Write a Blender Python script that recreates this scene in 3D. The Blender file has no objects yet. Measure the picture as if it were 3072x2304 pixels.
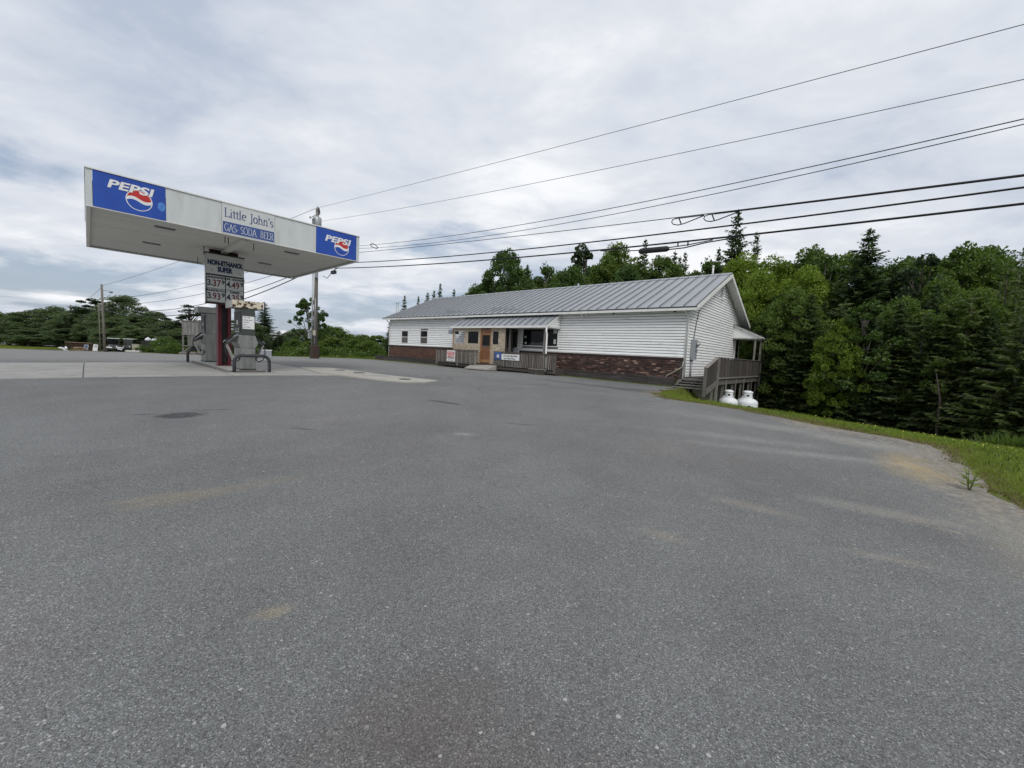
import bpy, math, random
import numpy as np
from mathutils import Matrix, Vector
R_ = math.radians
scene = bpy.context.scene
col = scene.collection
random.seed(7); rng = np.random.default_rng(7)

# ------------------------------------------------------------------ camera
EYE = 1.45
cam_data = bpy.data.cameras.new('camera'); cam = bpy.data.objects.new('camera', cam_data); col.objects.link(cam)
cam_data.sensor_width = 36; cam_data.lens = 14.03; cam_data.clip_start = .05; cam_data.clip_end = 3000
cam.matrix_world = Matrix.Translation((0, 0, EYE)) @ Matrix.Rotation(math.pi/2 - .0778, 4, 'X') @ Matrix.Rotation(.0501, 4, 'Z')
scene.camera = cam
# ------------------------------------------------------------------ sky and sun
SUN_EL, SUN_AZ = R_(46), R_(171)     # azimuth clockwise from +Y
world = bpy.data.worlds.new('World'); scene.world = world; world.use_nodes = True
def N(nt, t, **kw):
    n = nt.nodes.new(t)
    for k, v in kw.items():
        if k == 'i':
            for a, b in v.items(): n.inputs[a].default_value = b
        else: setattr(n, k, v)
    return n
def ramp(nt, pts, fac=None, interp='LINEAR'):
    r = nt.nodes.new('ShaderNodeValToRGB'); r.color_ramp.interpolation = interp
    e = r.color_ramp.elements
    while len(e) < len(pts): e.new(.5)
    for el, (p, c) in zip(e, pts):
        el.position = p; el.color = (c, c, c, 1) if not isinstance(c, tuple) else (*c, 1)
    if fac is not None: nt.links.new(fac, r.inputs[0])
    return r
def math_n(nt, op, a, b=None, c=None, clamp=False):
    n = nt.nodes.new('ShaderNodeMath'); n.operation = op; n.use_clamp = clamp
    for i, v in enumerate((a, b, c)):
        if v is None: continue
        if isinstance(v, (int, float)): n.inputs[i].default_value = v
        else: nt.links.new(v, n.inputs[i])
    return n.outputs[0]
def mixc(nt, fac, a, b, blend='MIX'):
    n = nt.nodes.new('ShaderNodeMix'); n.data_type = 'RGBA'; n.blend_type = blend
    for s, v in ((n.inputs[0], fac), (n.inputs[6], a), (n.inputs[7], b)):
        if isinstance(v, (int, float)): s.default_value = v
        elif isinstance(v, tuple): s.default_value = (*v, 1)
        else: nt.links.new(v, s)
    return n.outputs[2]
wt = world.node_tree; wt.nodes.clear()
tc = N(wt, 'ShaderNodeTexCoord'); sep = N(wt, 'ShaderNodeSeparateXYZ'); wt.links.new(tc.outputs['Generated'], sep.inputs[0])
zz = math_n(wt, 'ADD', math_n(wt, 'MAXIMUM', sep.outputs[2], 0.0), .16)
cmb = N(wt, 'ShaderNodeCombineXYZ')
wt.links.new(math_n(wt, 'DIVIDE', sep.outputs[0], zz), cmb.inputs[0]); wt.links.new(math_n(wt, 'DIVIDE', sep.outputs[1], zz), cmb.inputs[1])
def wnoise(scale, detail, rough, dist, off, lac=2.0):
    m = N(wt, 'ShaderNodeMapping', i={'Location': off, 'Rotation': (0, 0, .5), 'Scale': (1, 1.35, 1)}); wt.links.new(cmb.outputs[0], m.inputs[0])
    n = N(wt, 'ShaderNodeTexNoise', i={'Scale': scale, 'Detail': detail, 'Roughness': rough, 'Distortion': dist, 'Lacunarity': lac}); wt.links.new(m.outputs[0], n.inputs[0])
    return n.outputs[0]
n1 = wnoise(.62, 10, .5, .15, (3.2, 1.7, 0)); n2 = wnoise(1.9, 12, .60, .25, (7.1, 4.3, 2)); n3 = wnoise(.85, 12, .58, .3, (4.1, 3.7, 5))
tone = math_n(wt, 'ADD', math_n(wt, 'MULTIPLY', n1, .6), math_n(wt, 'MULTIPLY', n2, .4))
cl = ramp(wt, [(.37, (4.5, 5.1, 6.2)), (.45, (6.0, 6.45, 7.25)), (.52, (7.0, 7.3, 7.85)), (.60, (8.8, 8.95, 9.2))], tone)
sky = N(wt, 'ShaderNodeTexSky', sky_type='NISHITA', sun_disc=False, sun_elevation=SUN_EL, sun_rotation=SUN_AZ, air_density=1.2, dust_density=1.5)
low = N(wt, 'ShaderNodeMapRange', i={1: .02, 2: .40, 3: .09, 4: -.08}); wt.links.new(sep.outputs[2], low.inputs[0])
gap = ramp(wt, [(.55, 0.0), (.66, .85)], math_n(wt, 'ADD', n3, low.outputs[0]))
veil = mixc(wt, .72, sky.outputs[0], (3.1, 3.9, 5.3))
cloud = mixc(wt, gap.outputs[0], cl.outputs[0], veil)
bg = N(wt, 'ShaderNodeBackground', i={'Strength': .1}); wt.links.new(cloud, bg.inputs[0])
wo = N(wt, 'ShaderNodeOutputWorld'); wt.links.new(bg.outputs[0], wo.inputs[0])
sd = bpy.data.lights.new('sun', 'SUN'); sd.energy = 1.5; sd.angle = R_(24); sd.color = (1, .96, .9)
sun = bpy.data.objects.new('sun', sd); col.objects.link(sun)
sun_dir = Vector((math.sin(SUN_AZ)*math.cos(SUN_EL), math.cos(SUN_AZ)*math.cos(SUN_EL), math.sin(SUN_EL)))
sun.rotation_euler = sun_dir.to_track_quat('Z', 'Y').to_euler()
scene.view_settings.view_transform = 'Standard'; scene.view_settings.look = 'None'; scene.view_settings.exposure = 0.12; scene.view_settings.gamma = 1
scene.render.engine = 'CYCLES'; scene.cycles.use_denoising = True; scene.cycles.max_bounces = 5; scene.cycles.diffuse_bounces = 3; scene.cycles.glossy_bounces = 2; scene.cycles.transmission_bounces = 2; scene.cycles.transparent_max_bounces = 8

# ------------------------------------------------------------------ materials
M = {}
def mat(name, c1, c2=None, scale=4., rough=.7, metal=0., bump=0., bscale=None, stretch=(1, 1, 1), contrast=(.35, .65), rand=0., spec=.35, detail=5, dirt=None, coat=0., trans=0.):
    """Principled surface with a noise mix of two colours, optional third (dirt) colour, bump and per-object variation."""
    m = bpy.data.materials.new(name); m.use_nodes = True; nt = m.node_tree; b = nt.nodes['Principled BSDF']
    b.inputs['Roughness'].default_value = rough; b.inputs['Metallic'].default_value = metal
    b.inputs['Specular IOR Level'].default_value = spec
    if coat: b.inputs['Coat Weight'].default_value = coat
    tcn = N(nt, 'ShaderNodeTexCoord'); oi = N(nt, 'ShaderNodeObjectInfo')
    mp = N(nt, 'ShaderNodeMapping', i={'Scale': stretch}); nt.links.new(tcn.outputs['Object'], mp.inputs[0])
    rv = N(nt, 'ShaderNodeVectorMath', operation='SCALE'); rv.inputs[0].default_value = (13, 29, 7); nt.links.new(oi.outputs['Random'], rv.inputs[3])
    nt.links.new(rv.outputs[0], mp.inputs[1])
    out = c1
    if c2 is not None:
        n = N(nt, 'ShaderNodeTexNoise', i={'Scale': scale, 'Detail': detail, 'Roughness': .6}); nt.links.new(mp.outputs[0], n.inputs[0])
        out = mixc(nt, ramp(nt, [(contrast[0], 0.), (contrast[1], 1.)], n.outputs[0]).outputs[0], c1, c2)
    if dirt is not None:
        dcol, dsc, lo, hi = dirt
        n = N(nt, 'ShaderNodeTexNoise', i={'Scale': dsc, 'Detail': 8, 'Roughness': .65}); nt.links.new(mp.outputs[0], n.inputs[0])
        out = mixc(nt, ramp(nt, [(lo, 0.), (hi, 1.)], n.outputs[0]).outputs[0], out, dcol)
    if rand:
        h = N(nt, 'ShaderNodeHueSaturation'); v = N(nt, 'ShaderNodeMapRange', i={3: 1-rand, 4: 1+rand}); nt.links.new(oi.outputs['Random'], v.inputs[0]); nt.links.new(v.outputs[0], h.inputs['Value'])
        if isinstance(out, tuple): h.inputs['Color'].default_value = (*out, 1)
        else: nt.links.new(out, h.inputs['Color'])
        out = h.outputs[0]
    if isinstance(out, tuple): b.inputs['Base Color'].default_value = (*out, 1)
    else: nt.links.new(out, b.inputs['Base Color'])
    if bump:
        n = N(nt, 'ShaderNodeTexNoise', i={'Scale': bscale or scale*4, 'Detail': 6, 'Roughness': .6}); nt.links.new(mp.outputs[0], n.inputs[0])
        bn = N(nt, 'ShaderNodeBump', i={'Strength': bump, 'Distance': .01}); nt.links.new(n.outputs[0], bn.inputs['Height']); nt.links.new(bn.outputs[0], b.inputs['Normal'])
    M[name] = m; return m
mat('lap_shade', (.17, .175, .18), (.21, .215, .22), 3, .9)  # dark wall core seen in the board gaps, painting the siding's lap shadows
mat('vinyl', (.86, .87, .87), (.80, .81, .80), 1.5, .55, bump=.05, rand=.04, dirt=((.50, .50, .45), 1.3, .57, .85))
mat('trim', (.80, .80, .78), (.70, .70, .67), 3, .5, dirt=((.42, .40, .36), 3, .64, .85))
mat('fascia_metal', (.60, .63, .62), (.53, .56, .55), 1.6, .45, stretch=(2.5, 2.5, .5), contrast=(.3, .7), bump=.03, bscale=2, dirt=((.40, .41, .39), 2.2, .56, .85))
mat('soffit', (.74, .74, .70), (.68, .68, .64), 6, .75, stretch=(.4, 3, 1), bump=.15, bscale=60, rand=.03, dirt=((.42, .42, .38), 1.3, .58, .85))
mat('roof_metal', (.285, .30, .32), (.26, .275, .295), .8, .35, metal=.0, rand=.03, spec=.5, dirt=((.22, .232, .25), 2.5, .6, .9))
mat('roof_dark', (.03, .032, .04), rough=.5)
mat('brick', (.135, .078, .060), (.07, .042, .036), 14, .85, bump=.4, rand=.6, dirt=((.36, .27, .22), 9, .66, .76))
mat('brick_brown', (.095, .058, .048), (.045, .030, .028), 14, .85, bump=.4, rand=.4)
mat('brick_pale', (.34, .24, .19), (.20, .12, .09), 14, .85, bump=.4, rand=.4)
mat('brick_dark', (.060, .032, .028), (.03, .022, .022), 14, .85, bump=.4, rand=.4)
mat('mortar', (.10, .085, .078), (.055, .048, .045), 9, .95, bump=.4)
mat('timber', (.034, .030, .028), (.075, .068, .062), 3, .9, stretch=(.5, 6, 6), bump=.5, bscale=18, rand=.25)
mat('grey_wood', (.235, .22, .20), (.115, .105, .095), 4, .9, stretch=(8, 8, .6), bump=.5, bscale=20, rand=.35, dirt=((.30, .285, .27), 5, .62, .8))
mat('dark_wood', (.080, .069, .060), (.040, .035, .032), 4, .9, stretch=(8, 8, .6), bump=.5, bscale=20, rand=.45, dirt=((.22, .20, .185), 5, .60, .78))
mat('osb', (.50, .43, .33), (.27, .21, .15), 20, .85, stretch=(1, 1, .75), contrast=(.42, .60), bump=.25, bscale=40, detail=3, dirt=((.66, .61, .52), 13, .56, .62))
mat('oak_door', (.25, .10, .036), (.14, .055, .022), 3, .5, stretch=(7, 7, .7), coat=.2)
mat('oak_light', (.36, .20, .09), (.24, .12, .05), 3, .5, stretch=(7, 7, .7))
mat('glass_dark', (.006, .007, .008), (.014, .013, .013), 2.2, .08, spec=.14)
mat('blind', (.10, .085, .08), (.07, .06, .058), 5, .15, stretch=(1, 1, 14), spec=.5)
mat('screen', (.03, .032, .034), (.06, .062, .062), 5, .8)
mat('concrete', (.36, .355, .335), (.29, .285, .27), 1.2, .9, bump=.3, bscale=60, dirt=((.19, .185, .175), 2.2, .57, .75))
mat('pale_concrete', (.40, .385, .345), (.345, .33, .295), 1.5, .9, bump=.3, bscale=60, dirt=((.27, .26, .23), 1.8, .58, .8))
mat('kerb_concrete', (.18, .165, .155), (.12, .108, .102), 4, .9, bump=.4, bscale=40)
mat('red_paint', (.14, .018, .026), (.095, .014, .02), 4, .5, dirt=((.07, .03, .027), 6, .6, .8), bump=.08)
mat('stainless', (.33, .33, .31), (.23, .23, .215), 2, .38, metal=.75, stretch=(3, 3, .7), bump=.06, dirt=((.22, .20, .17), 3, .58, .8))
mat('pump_dark', (.040, .044, .044), (.065, .068, .066), 4, .45, dirt=((.11, .11, .10), 7, .62, .8))
mat('pump_grey', (.40, .41, .39), (.33, .34, .32), 5, .6, dirt=((.11, .105, .10), 5, .60, .74))
mat('pump_green', (.060, .072, .064), (.075, .083, .075), 3, .42, metal=.3, dirt=((.17, .165, .15), 4, .64, .85))
mat('peeling', (.60, .54, .40), (.66, .60, .48), 5, .8, dirt=((.065, .028, .022), 9, .50, .53), bump=.4, bscale=20)
mat('black_rubber', (.012, .012, .013), (.02, .02, .02), 8, .6)
mat('guard_paint', (.032, .034, .040), (.052, .054, .060), 6, .5, dirt=((.11, .10, .095), 7, .62, .8))
mat('black_paint', (.02, .021, .022), (.03, .03, .031), 5, .6)
mat('rust', (.065, .030, .024), (.035, .022, .02), 6, .85, bump=.3)
mat('sign_blue', (.022, .085, .43), (.016, .062, .34), .9, .45)
mat('sign_light_blue', (.10, .30, .65), (.05, .17, .52), 9, .45)
mat('navy', (.045, .085, .25), (.055, .10, .28), 2, .5)
mat('letter_blue', (.045, .075, .20), rough=.5)
mat('navy_ink', (.020, .032, .085), rough=.5)
mat('white_paint', (.80, .80, .80), (.74, .74, .73), 3, .5)
mat('sign_white', (.60, .615, .61), (.54, .555, .55), 2, .5, dirt=((.40, .40, .38), 3, .62, .85))
mat('price_white', (.56, .57, .56), (.49, .50, .49), 3, .4)
mat('logo_red', (.55, .035, .03), (.46, .03, .03), 2, .5)
mat('price_red', (.15, .02, .03), rough=.5)
mat('ink', (.02, .025, .03), rough=.6)
mat('teal', (.02, .30, .16), rough=.5)
mat('tank_white', (.80, .815, .83), (.74, .755, .77), 3, .32, spec=.5, dirt=((.52, .52, .48), 3, .66, .85))
mat('pole_wood', (.22, .20, .175), (.125, .11, .095), 3, .9, stretch=(9, 9, .35), bump=.4, bscale=14)
mat('pole_brown', (.065, .042, .034), (.038, .027, .024), 4, .85, stretch=(6, 6, .7), bump=.4)
mat('galvanised', (.42, .44, .45), (.34, .36, .37), 5, .45, metal=.5)
mat('grey_box', (.30, .32, .34), (.26, .28, .30), 4, .5, dirt=((.2, .2, .2), 5, .64, .85))
mat('cable', (.010, .010, .012), rough=.6)
mat('wire', (.085, .088, .095), rough=.5, metal=.3)
mat('porcelain', (.30, .30, .30), rough=.3)
mat('old_board', (.24, .235, .225), (.13, .125, .12), 3, .9, stretch=(7, 7, .5), bump=.4, rand=.25, dirt=((.35, .345, .34), 4, .6, .8))
mat('lumber', (.42, .32, .20), (.30, .22, .14), 4, .85, rand=.3)
mat('trash_white', (.75, .76, .77), (.6, .61, .63), 6, .5, bump=.6, bscale=8)
mat('firewood', (.12, .075, .05), (.055, .036, .027), 5, .9, rand=.5, bump=.5, dirt=((.25, .18, .12), 7, .6, .7))
mat('cream', (.46, .44, .34), (.40, .38, .30), 4, .7)
mat('car_paint', (.50, .52, .54), (.46, .48, .50), 2, .25, spec=.6, coat=.6)
mat('tarp_grey', (.20, .22, .25), (.28, .30, .33), 5, .6)
mat('chair_frame', (.70, .69, .66), (.6, .59, .56), 5, .5)
mat('bark', (.085, .07, .058), (.045, .038, .032), 6, .95, stretch=(3, 3, .6), bump=.6, bscale=14)
mat('bark_pale', (.24, .225, .20), (.11, .10, .09), 6, .95, stretch=(2, 2, 2), bump=.5, bscale=14)
mat('yellow_flower', (.75, .58, .03), (.7, .66, .3), 9, .7)
mat('pipe_white', (.72, .72, .70), rough=.5)
mat('weed_stem', (.12, .16, .04), (.09, .12, .03), 9, .8)
mat('moss', (.075, .072, .030), (.045, .050, .022), 6, .95, bump=.5)
mat('sand', (.30, .245, .165), (.23, .19, .135), 3, .95, bump=.5, bscale=60)

def leaf_mat(name, dark, light, transl=.35, blossom=None):
    m = bpy.data.materials.new(name); m.use_nodes = True; nt = m.node_tree; nt.nodes.clear()
    g = N(nt, 'ShaderNodeNewGeometry'); oi = N(nt, 'ShaderNodeObjectInfo')
    f = math_n(nt, 'ADD', math_n(nt, 'MULTIPLY', g.outputs['Random Per Island'], .7), math_n(nt, 'MULTIPLY', oi.outputs['Random'], .4), clamp=True)
    c = mixc(nt, f, dark, light)
    if blossom:
        c = mixc(nt, math_n(nt, 'GREATER_THAN', g.outputs['Random Per Island'], 1-blossom), c, (.6, .58, .52))
    d = N(nt, 'ShaderNodeBsdfPrincipled', i={'Roughness': .55, 'Specular IOR Level': .25}); t = N(nt, 'ShaderNodeBsdfTranslucent'); x = N(nt, 'ShaderNodeMixShader', i={0: transl})
    nt.links.new(c, d.inputs[0]); nt.links.new(mixc(nt, 1., c, (1.0, 1.25, .5), 'MULTIPLY'), t.inputs[0])
    nt.links.new(d.outputs[0], x.inputs[1]); nt.links.new(t.outputs[0], x.inputs[2])
    o = N(nt, 'ShaderNodeOutputMaterial'); nt.links.new(x.outputs[0], o.inputs[0]); M[name] = m
leaf_mat('bricks_mixed', (.035, .024, .022), (.17, .085, .06), 0.)
leaf_mat('leaf_maple', (.095, .155, .020), (.22, .285, .045), .42)
leaf_mat('leaf_oak', (.068, .115, .030), (.155, .210, .050), .42)
leaf_mat('leaf_round', (.038, .076, .024), (.095, .150, .038))
leaf_mat('leaf_birch', (.055, .10, .026), (.13, .18, .05))
leaf_mat('leaf_larch', (.060, .092, .028), (.135, .175, .055))
leaf_mat('leaf_hazed', (.085, .120, .068), (.165, .205, .108), .42)  # paler, greyer leaves: haze over the far left trees put into their colour
leaf_mat('needle_spruce', (.032, .060, .026), (.090, .128, .048), .28)
leaf_mat('needle_pine', (.026, .046, .022), (.060, .088, .036), .2)
leaf_mat('leaf_bush', (.055, .11, .020), (.12, .175, .035), blossom=.012)
leaf_mat('grass_blade', (.095, .155, .018), (.25, .30, .05), .35)
leaf_mat('dry_grass', (.16, .14, .06), (.24, .20, .09), .25)

# ------------------------------------------------------------------ mesh helpers
def tag(o, label=None, cat=None, group=None, kind=None):
    for k, v in (('label', label), ('category', cat), ('group', group), ('kind', kind)):
        if v: o[k] = v
    return o
def empty(name, loc=(0, 0, 0), rz=0., label=None, cat=None, group=None):
    o = bpy.data.objects.new(name, None); col.objects.link(o); o.location = loc; o.rotation_euler = (0, 0, rz); o.empty_display_size = .2
    return tag(o, label, cat, group)
def link(name, me, parent=None, loc=None):
    o = bpy.data.objects.new(name, me); col.objects.link(o)
    if parent: o.parent = parent
    if loc is not None: o.location = loc
    return o
def copy_tree(o, parent=None):
    c = o.copy(); col.objects.link(c); c.parent = parent
    for ch in o.children: copy_tree(ch, c)
    return c
class MB:
    def __init__(s): s.v = []; s.f = []; s.smooth = []
    def add(s, vs, fs, sm=False):
        n = len(s.v); s.v += [tuple(p) for p in vs]; s.f += [tuple(n+i for i in f) for f in fs]; s.smooth += [sm]*len(fs); return s
    def box(s, x0, x1, y0, y1, z0, z1):
        return s.add([(x0, y0, z0), (x1, y0, z0), (x1, y1, z0), (x0, y1, z0), (x0, y0, z1), (x1, y0, z1), (x1, y1, z1), (x0, y1, z1)],
                     [(0, 3, 2, 1), (4, 5, 6, 7), (0, 1, 5, 4), (1, 2, 6, 5), (2, 3, 7, 6), (3, 0, 4, 7)])
    def bevel_box(s, x0, x1, y0, y1, z0, z1, b=.02):
        """box with chamfered vertical and top edges"""
        def ring(i, z): return [(x0+i+b, y0+i, z), (x1-i-b, y0+i, z), (x1-i, y0+i+b, z), (x1-i, y1-i-b, z), (x1-i-b, y1-i, z), (x0+i+b, y1-i, z), (x0+i, y1-i-b, z), (x0+i, y0+i+b, z)]
        vs = ring(0, z0) + ring(0, z1-b) + ring(b, z1)
        fs = [tuple(range(7, -1, -1)), tuple(range(16, 24))]
        for r in (0, 8): fs += [(r+k, r+(k+1) % 8, r+8+(k+1) % 8, r+8+k) for k in range(8)]
        return s.add(vs, fs)
    def prism(s, poly, axis, a, b):
        """extrude a 2D polygon: axis 'y' -> poly (x,z), 'x' -> poly (y,z), 'z' -> poly (x,y)"""
        n = len(poly)
        def P(p, t): return (p[0], t, p[1]) if axis == 'y' else (t, p[0], p[1]) if axis == 'x' else (p[0], p[1], t)
        return s.add([P(p, a) for p in poly] + [P(p, b) for p in poly], [tuple(range(n)), tuple(range(2*n-1, n-1, -1))] + [(k, k+n, (k+1) % n+n, (k+1) % n) for k in range(n)])
    def bar(s, p, q, w, h=None, up=(0, 0, 1)):
        """rectangular bar from p to q; w across, h in the 'up' direction"""
        h = h or w; p, q = Vector(p), Vector(q); d = (q-p).normalized(); u = Vector(up); sx = d.cross(u)
        if sx.length < 1e-4: sx = d.cross(Vector((1, 0, 0)))
        sx.normalize(); u = sx.cross(d).normalized()
        vs = [c + sx*(i*w/2) + u*(j*h/2) for c in (p, q) for i, j in ((-1, -1), (1, -1), (1, 1), (-1, 1))]
        return s.add(vs, [(0, 3, 2, 1), (4, 5, 6, 7), (0, 1, 5, 4), (1, 2, 6, 5), (2, 3, 7, 6), (3, 0, 4, 7)])
    def tube(s, pts, r, n=8, cap=True):
        pts = [Vector(p) for p in pts]; rs = r if isinstance(r, (list, tuple)) else [r]*len(pts); vs = []; prev = None
        for i, p in enumerate(pts):
            d = (pts[min(i+1, len(pts)-1)] - pts[max(i-1, 0)]).normalized()
            if prev is None:
                a = d.cross(Vector((0, 0, 1)));  a = a if a.length > .05 else d.cross(Vector((1, 0, 0)))
            else: a = prev - d*prev.dot(d)
            a.normalize(); prev = a; b = d.cross(a)
            vs += [p + (a*math.cos(2*math.pi*k/n) + b*math.sin(2*math.pi*k/n))*rs[i] for k in range(n)]
        fs = [(i*n+k, i*n+(k+1) % n, (i+1)*n+(k+1) % n, (i+1)*n+k) for i in range(len(pts)-1) for k in range(n)]
        if cap: fs += [tuple(range(n-1, -1, -1)), tuple(range(len(vs)-n, len(vs)))]
        return s.add(vs, fs, True)
    def lathe(s, prof, n=24, c=(0, 0, 0)):
        vs = [(c[0]+r*math.cos(2*math.pi*k/n), c[1]+r*math.sin(2*math.pi*k/n), c[2]+z) for r, z in prof for k in range(n)]
        fs = [(i*n+k, i*n+(k+1) % n, (i+1)*n+(k+1) % n, (i+1)*n+k) for i in range(len(prof)-1) for k in range(n)]
        fs += [tuple(range(n-1, -1, -1)), tuple(range(len(vs)-n, len(vs)))]
        return s.add(vs, fs, True)
    def mesh(s, name, m):
        me = bpy.data.meshes.new(name); me.from_pydata(s.v, [], s.f); me.polygons.foreach_set('use_smooth', s.smooth); me.materials.append(M[m]); me.update(); return me
    def build(s, name, m, parent=None): return link(name, s.mesh(name, m), parent)
def box(name, m, parent, *b): return MB().box(*b).build(name, m, parent)
def quads(name, Q, m):
    Q = np.asarray(Q, dtype=np.float32); n, k = Q.shape[:2]; me = bpy.data.meshes.new(name)
    me.vertices.add(n*k); me.vertices.foreach_set('co', Q.reshape(-1)); me.loops.add(n*k); me.loops.foreach_set('vertex_index', np.arange(n*k, dtype=np.int32))
    me.polygons.add(n); me.polygons.foreach_set('loop_start', np.arange(0, n*k, k, dtype=np.int32)); me.update(calc_edges=True); me.validate(); me.materials.append(M[m]); return me
def text(name, body, m, parent, x, y, z, size, bold=0., shear=0., sx=1., align='CENTER', depth=.002):
    """raised lettering on a face that looks along -y"""
    c = bpy.data.curves.new(name, 'FONT'); c.body = body; c.size = size; c.offset = bold; c.shear = shear; c.align_x = align; c.align_y = 'CENTER'; c.extrude = depth/2; c.resolution_u = 3
    o = bpy.data.objects.new(name, c); col.objects.link(o); bpy.context.view_layer.update()
    me = bpy.data.meshes.new_from_object(o.evaluated_get(bpy.context.evaluated_depsgraph_get())); bpy.data.objects.remove(o); bpy.data.curves.remove(c)
    me.transform(Matrix.Translation((x, y, z)) @ Matrix.Rotation(math.pi/2, 4, 'X') @ Matrix.Diagonal((sx, 1, 1, 1))); me.materials.clear(); me.materials.append(M[m]); me.name = name
    return link(name, me, parent)
# a roman letter drawn with a flat pen: thick uprights, thin cross strokes, bracketed serifs
def arc(cx, cz, rx, rz, a0, a1, n=14): return [(cx+rx*math.cos(R_(a0+(a1-a0)*i/n)), cz+rz*math.sin(R_(a0+(a1-a0)*i/n))) for i in range(n+1)]
GL = {  # strokes, advance, serifs (x centre, z); cap height 1
 'L': ([[(.12, 1), (.12, 0)], [(.12, .02), (.55, .02), (.58, .18)]], .66, [(.17, .98), (.17, .02)]),
 'i': ([[(.1, .64), (.1, 0)], [(.1, .92), (.1, .84)]], .3, [(.13, .02)]),
 't': ([[(.12, .85), (.12, .14)] + arc(.24, .14, .12, .12, 180, 290, 6), [(0, .62), (.32, .62)]], .36, []),
 'l': ([[(.1, 1.04), (.1, 0)]], .3, [(.13, .02)]),
 'e': ([[(.06, .38), (.47, .38)] + arc(.27, .34, .21, .31, 8, 310, 18)], .55, []),
 'J': ([[(.24, 1), (.24, .05)] + arc(.08, .05, .16, .25, 0, -110, 6)], .42, [(.28, .98)]),
 'o': ([arc(.27, .32, .22, .32, 0, 360, 22)], .6, []),
 'h': ([[(.1, 1.04), (.1, 0)], [(.12, .42)] + arc(.29, .42, .17, .22, 150, 0, 9) + [(.46, 0)]], .64, [(.13, .02), (.49, .02)]),
 'n': ([[(.1, .64), (.1, 0)], [(.12, .42)] + arc(.29, .42, .17, .22, 150, 0, 9) + [(.46, 0)]], .64, [(.13, .02), (.49, .02)]),
 "'": ([[(.08, 1.0), (.08, .74)]], .22, []),
 's': ([arc(.2, .48, .15, .16, 40, 250, 10) + arc(.2, .16, .17, .16, 80, -140, 10)], .44, []),
 'G': ([arc(.45, .5, .38, .5, 45, 318, 24), [(.72, .42), (.72, .1)], [(.58, .42), (.84, .42)]], .9, []),
 'A': ([[(.40, 1), (.76, 0)], [(.38, 1), (.06, 0)], [(.18, .34), (.62, .34)]], .84, [(.08, .02), (.78, .02)]),
 'S': ([arc(.3, .74, .22, .25, 30, 250, 12) + arc(.3, .26, .24, .26, 80, -140, 12)], .6, []),
 'O': ([arc(.45, .5, .38, .5, 0, 360, 28)], .95, []),
 'D': ([[(.12, 1), (.12, 0)], [(.1, .98), (.35, .98)] + arc(.35, .5, .38, .48, 90, -90, 16) + [(.1, .02)]], .86, []),
 'B': ([[(.12, 1), (.12, 0)], [(.1, .98), (.32, .98)] + arc(.32, .76, .2, .22, 90, -90, 10) + [(.14, .54)], [(.3, .54)] + arc(.34, .28, .24, .26, 90, -90, 10) + [(.1, .02)]], .7, []),
 'E': ([[(.12, 1), (.12, 0)], [(.1, .98), (.52, .98), (.55, .82)], [(.14, .52), (.44, .52)], [(.1, .02), (.54, .02), (.58, .2)]], .68, []),
 'R': ([[(.12, 1), (.12, 0)], [(.1, .98), (.32, .98)] + arc(.32, .75, .2, .23, 90, -90, 10) + [(.14, .52)], [(.32, .5), (.62, 0)]], .74, [(.17, .02)]),
 ' ': ([], .4, []), '-': ([[(.02, .35), (.28, .35)]], .36, [])}
def roman(name, body, m, parent, x0, x1, y, z, h, w=.13, t=.05):
    adv = sum(GL[c][1] for c in body); k = (x1-x0)/adv; mb = MB(); x = x0; lay = 0
    def q(a, b, dx, dz):
        nonlocal lay
        lay += 1; yy = y - .0004*(lay % 5)
        P = [(a[0], a[1]), (b[0], b[1]), (b[0]+dx, b[1]+dz), (a[0]+dx, a[1]+dz)]
        area = sum(P[i][0]*P[(i+1) % 4][1]-P[(i+1) % 4][0]*P[i][1] for i in range(4))
        if abs(area) < 1e-9: return
        if area < 0: P.reverse()
        mb.add([(x+p[0]*k, yy, z+p[1]*h) for p in P], [(0, 1, 2, 3)])
    for c in body:
        st, a, se = GL[c]
        for pl in st:
            for p0, p1 in zip(pl, pl[1:]): q(p0, p1, w, 0); q(p0, p1, 0, t); q((p0[0]+w, p0[1]), (p1[0]+w, p1[1]), 0, t)
        for sx_, sz in se: q((sx_-.14, sz-.02), (sx_+.16, sz-.02), 0, .045)
        x += a*k
    return mb.build(name, m, parent)
# ------------------------------------------------------------------ terrain
def ss(a, b, x): t = np.clip((x-a)/(b-a), 0, 1); return t*t*(3-2*t)
EY = np.array([-30, 0, 2, 4.05, 4.67, 5.87, 6.95, 7.82, 9.04, 10.15, 10.8, 11.84, 12.8, 14.03, 15.19, 16.2, 17.02, 33., 38.6, 57.4, 59.5, 400])
EX = np.array([4.6, 4.9, 5.1, 5.37, 5.71, 6.65, 7.55, 6.9, 6.35, 5.85, 5.2, 4.45, 4.6, 5.2, 6.03, 6.8, 7.17, -10.97, -31.8, -58.5, -75, -75])
def edge_x(y): return np.interp(y, EY, EX)
def G(x, y):
    x = np.asarray(x, float); y = np.asarray(y, float)
    z = .34*ss(0, 13, y) + .06*np.exp(-(((x-.5)/4)**2+((y-20.5)/2.5)**2))
    e = -x-14; z = z - .036*(np.sqrt(e*e+9)+e)/2 + .014*np.maximum(0, -x-64)
    d = np.maximum(0, x-edge_x(y)-.7+.5*ss(12, 15, y)); d = np.sqrt(d*d+.25)-.5
    s = .115 + 1.08*ss(11.5, 15, y)
    drop = s*d; cap = 1.5+.03*d; drop = cap*(1-np.exp(-drop/cap*1.25))
    z = z - drop*ss(-40, -24, x)
    z = z + .02*np.sin(x*1.3+y*.7)*ss(.3, 3, x-edge_x(y))
    return z
def g(x, y): return float(G(x, y))
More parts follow.
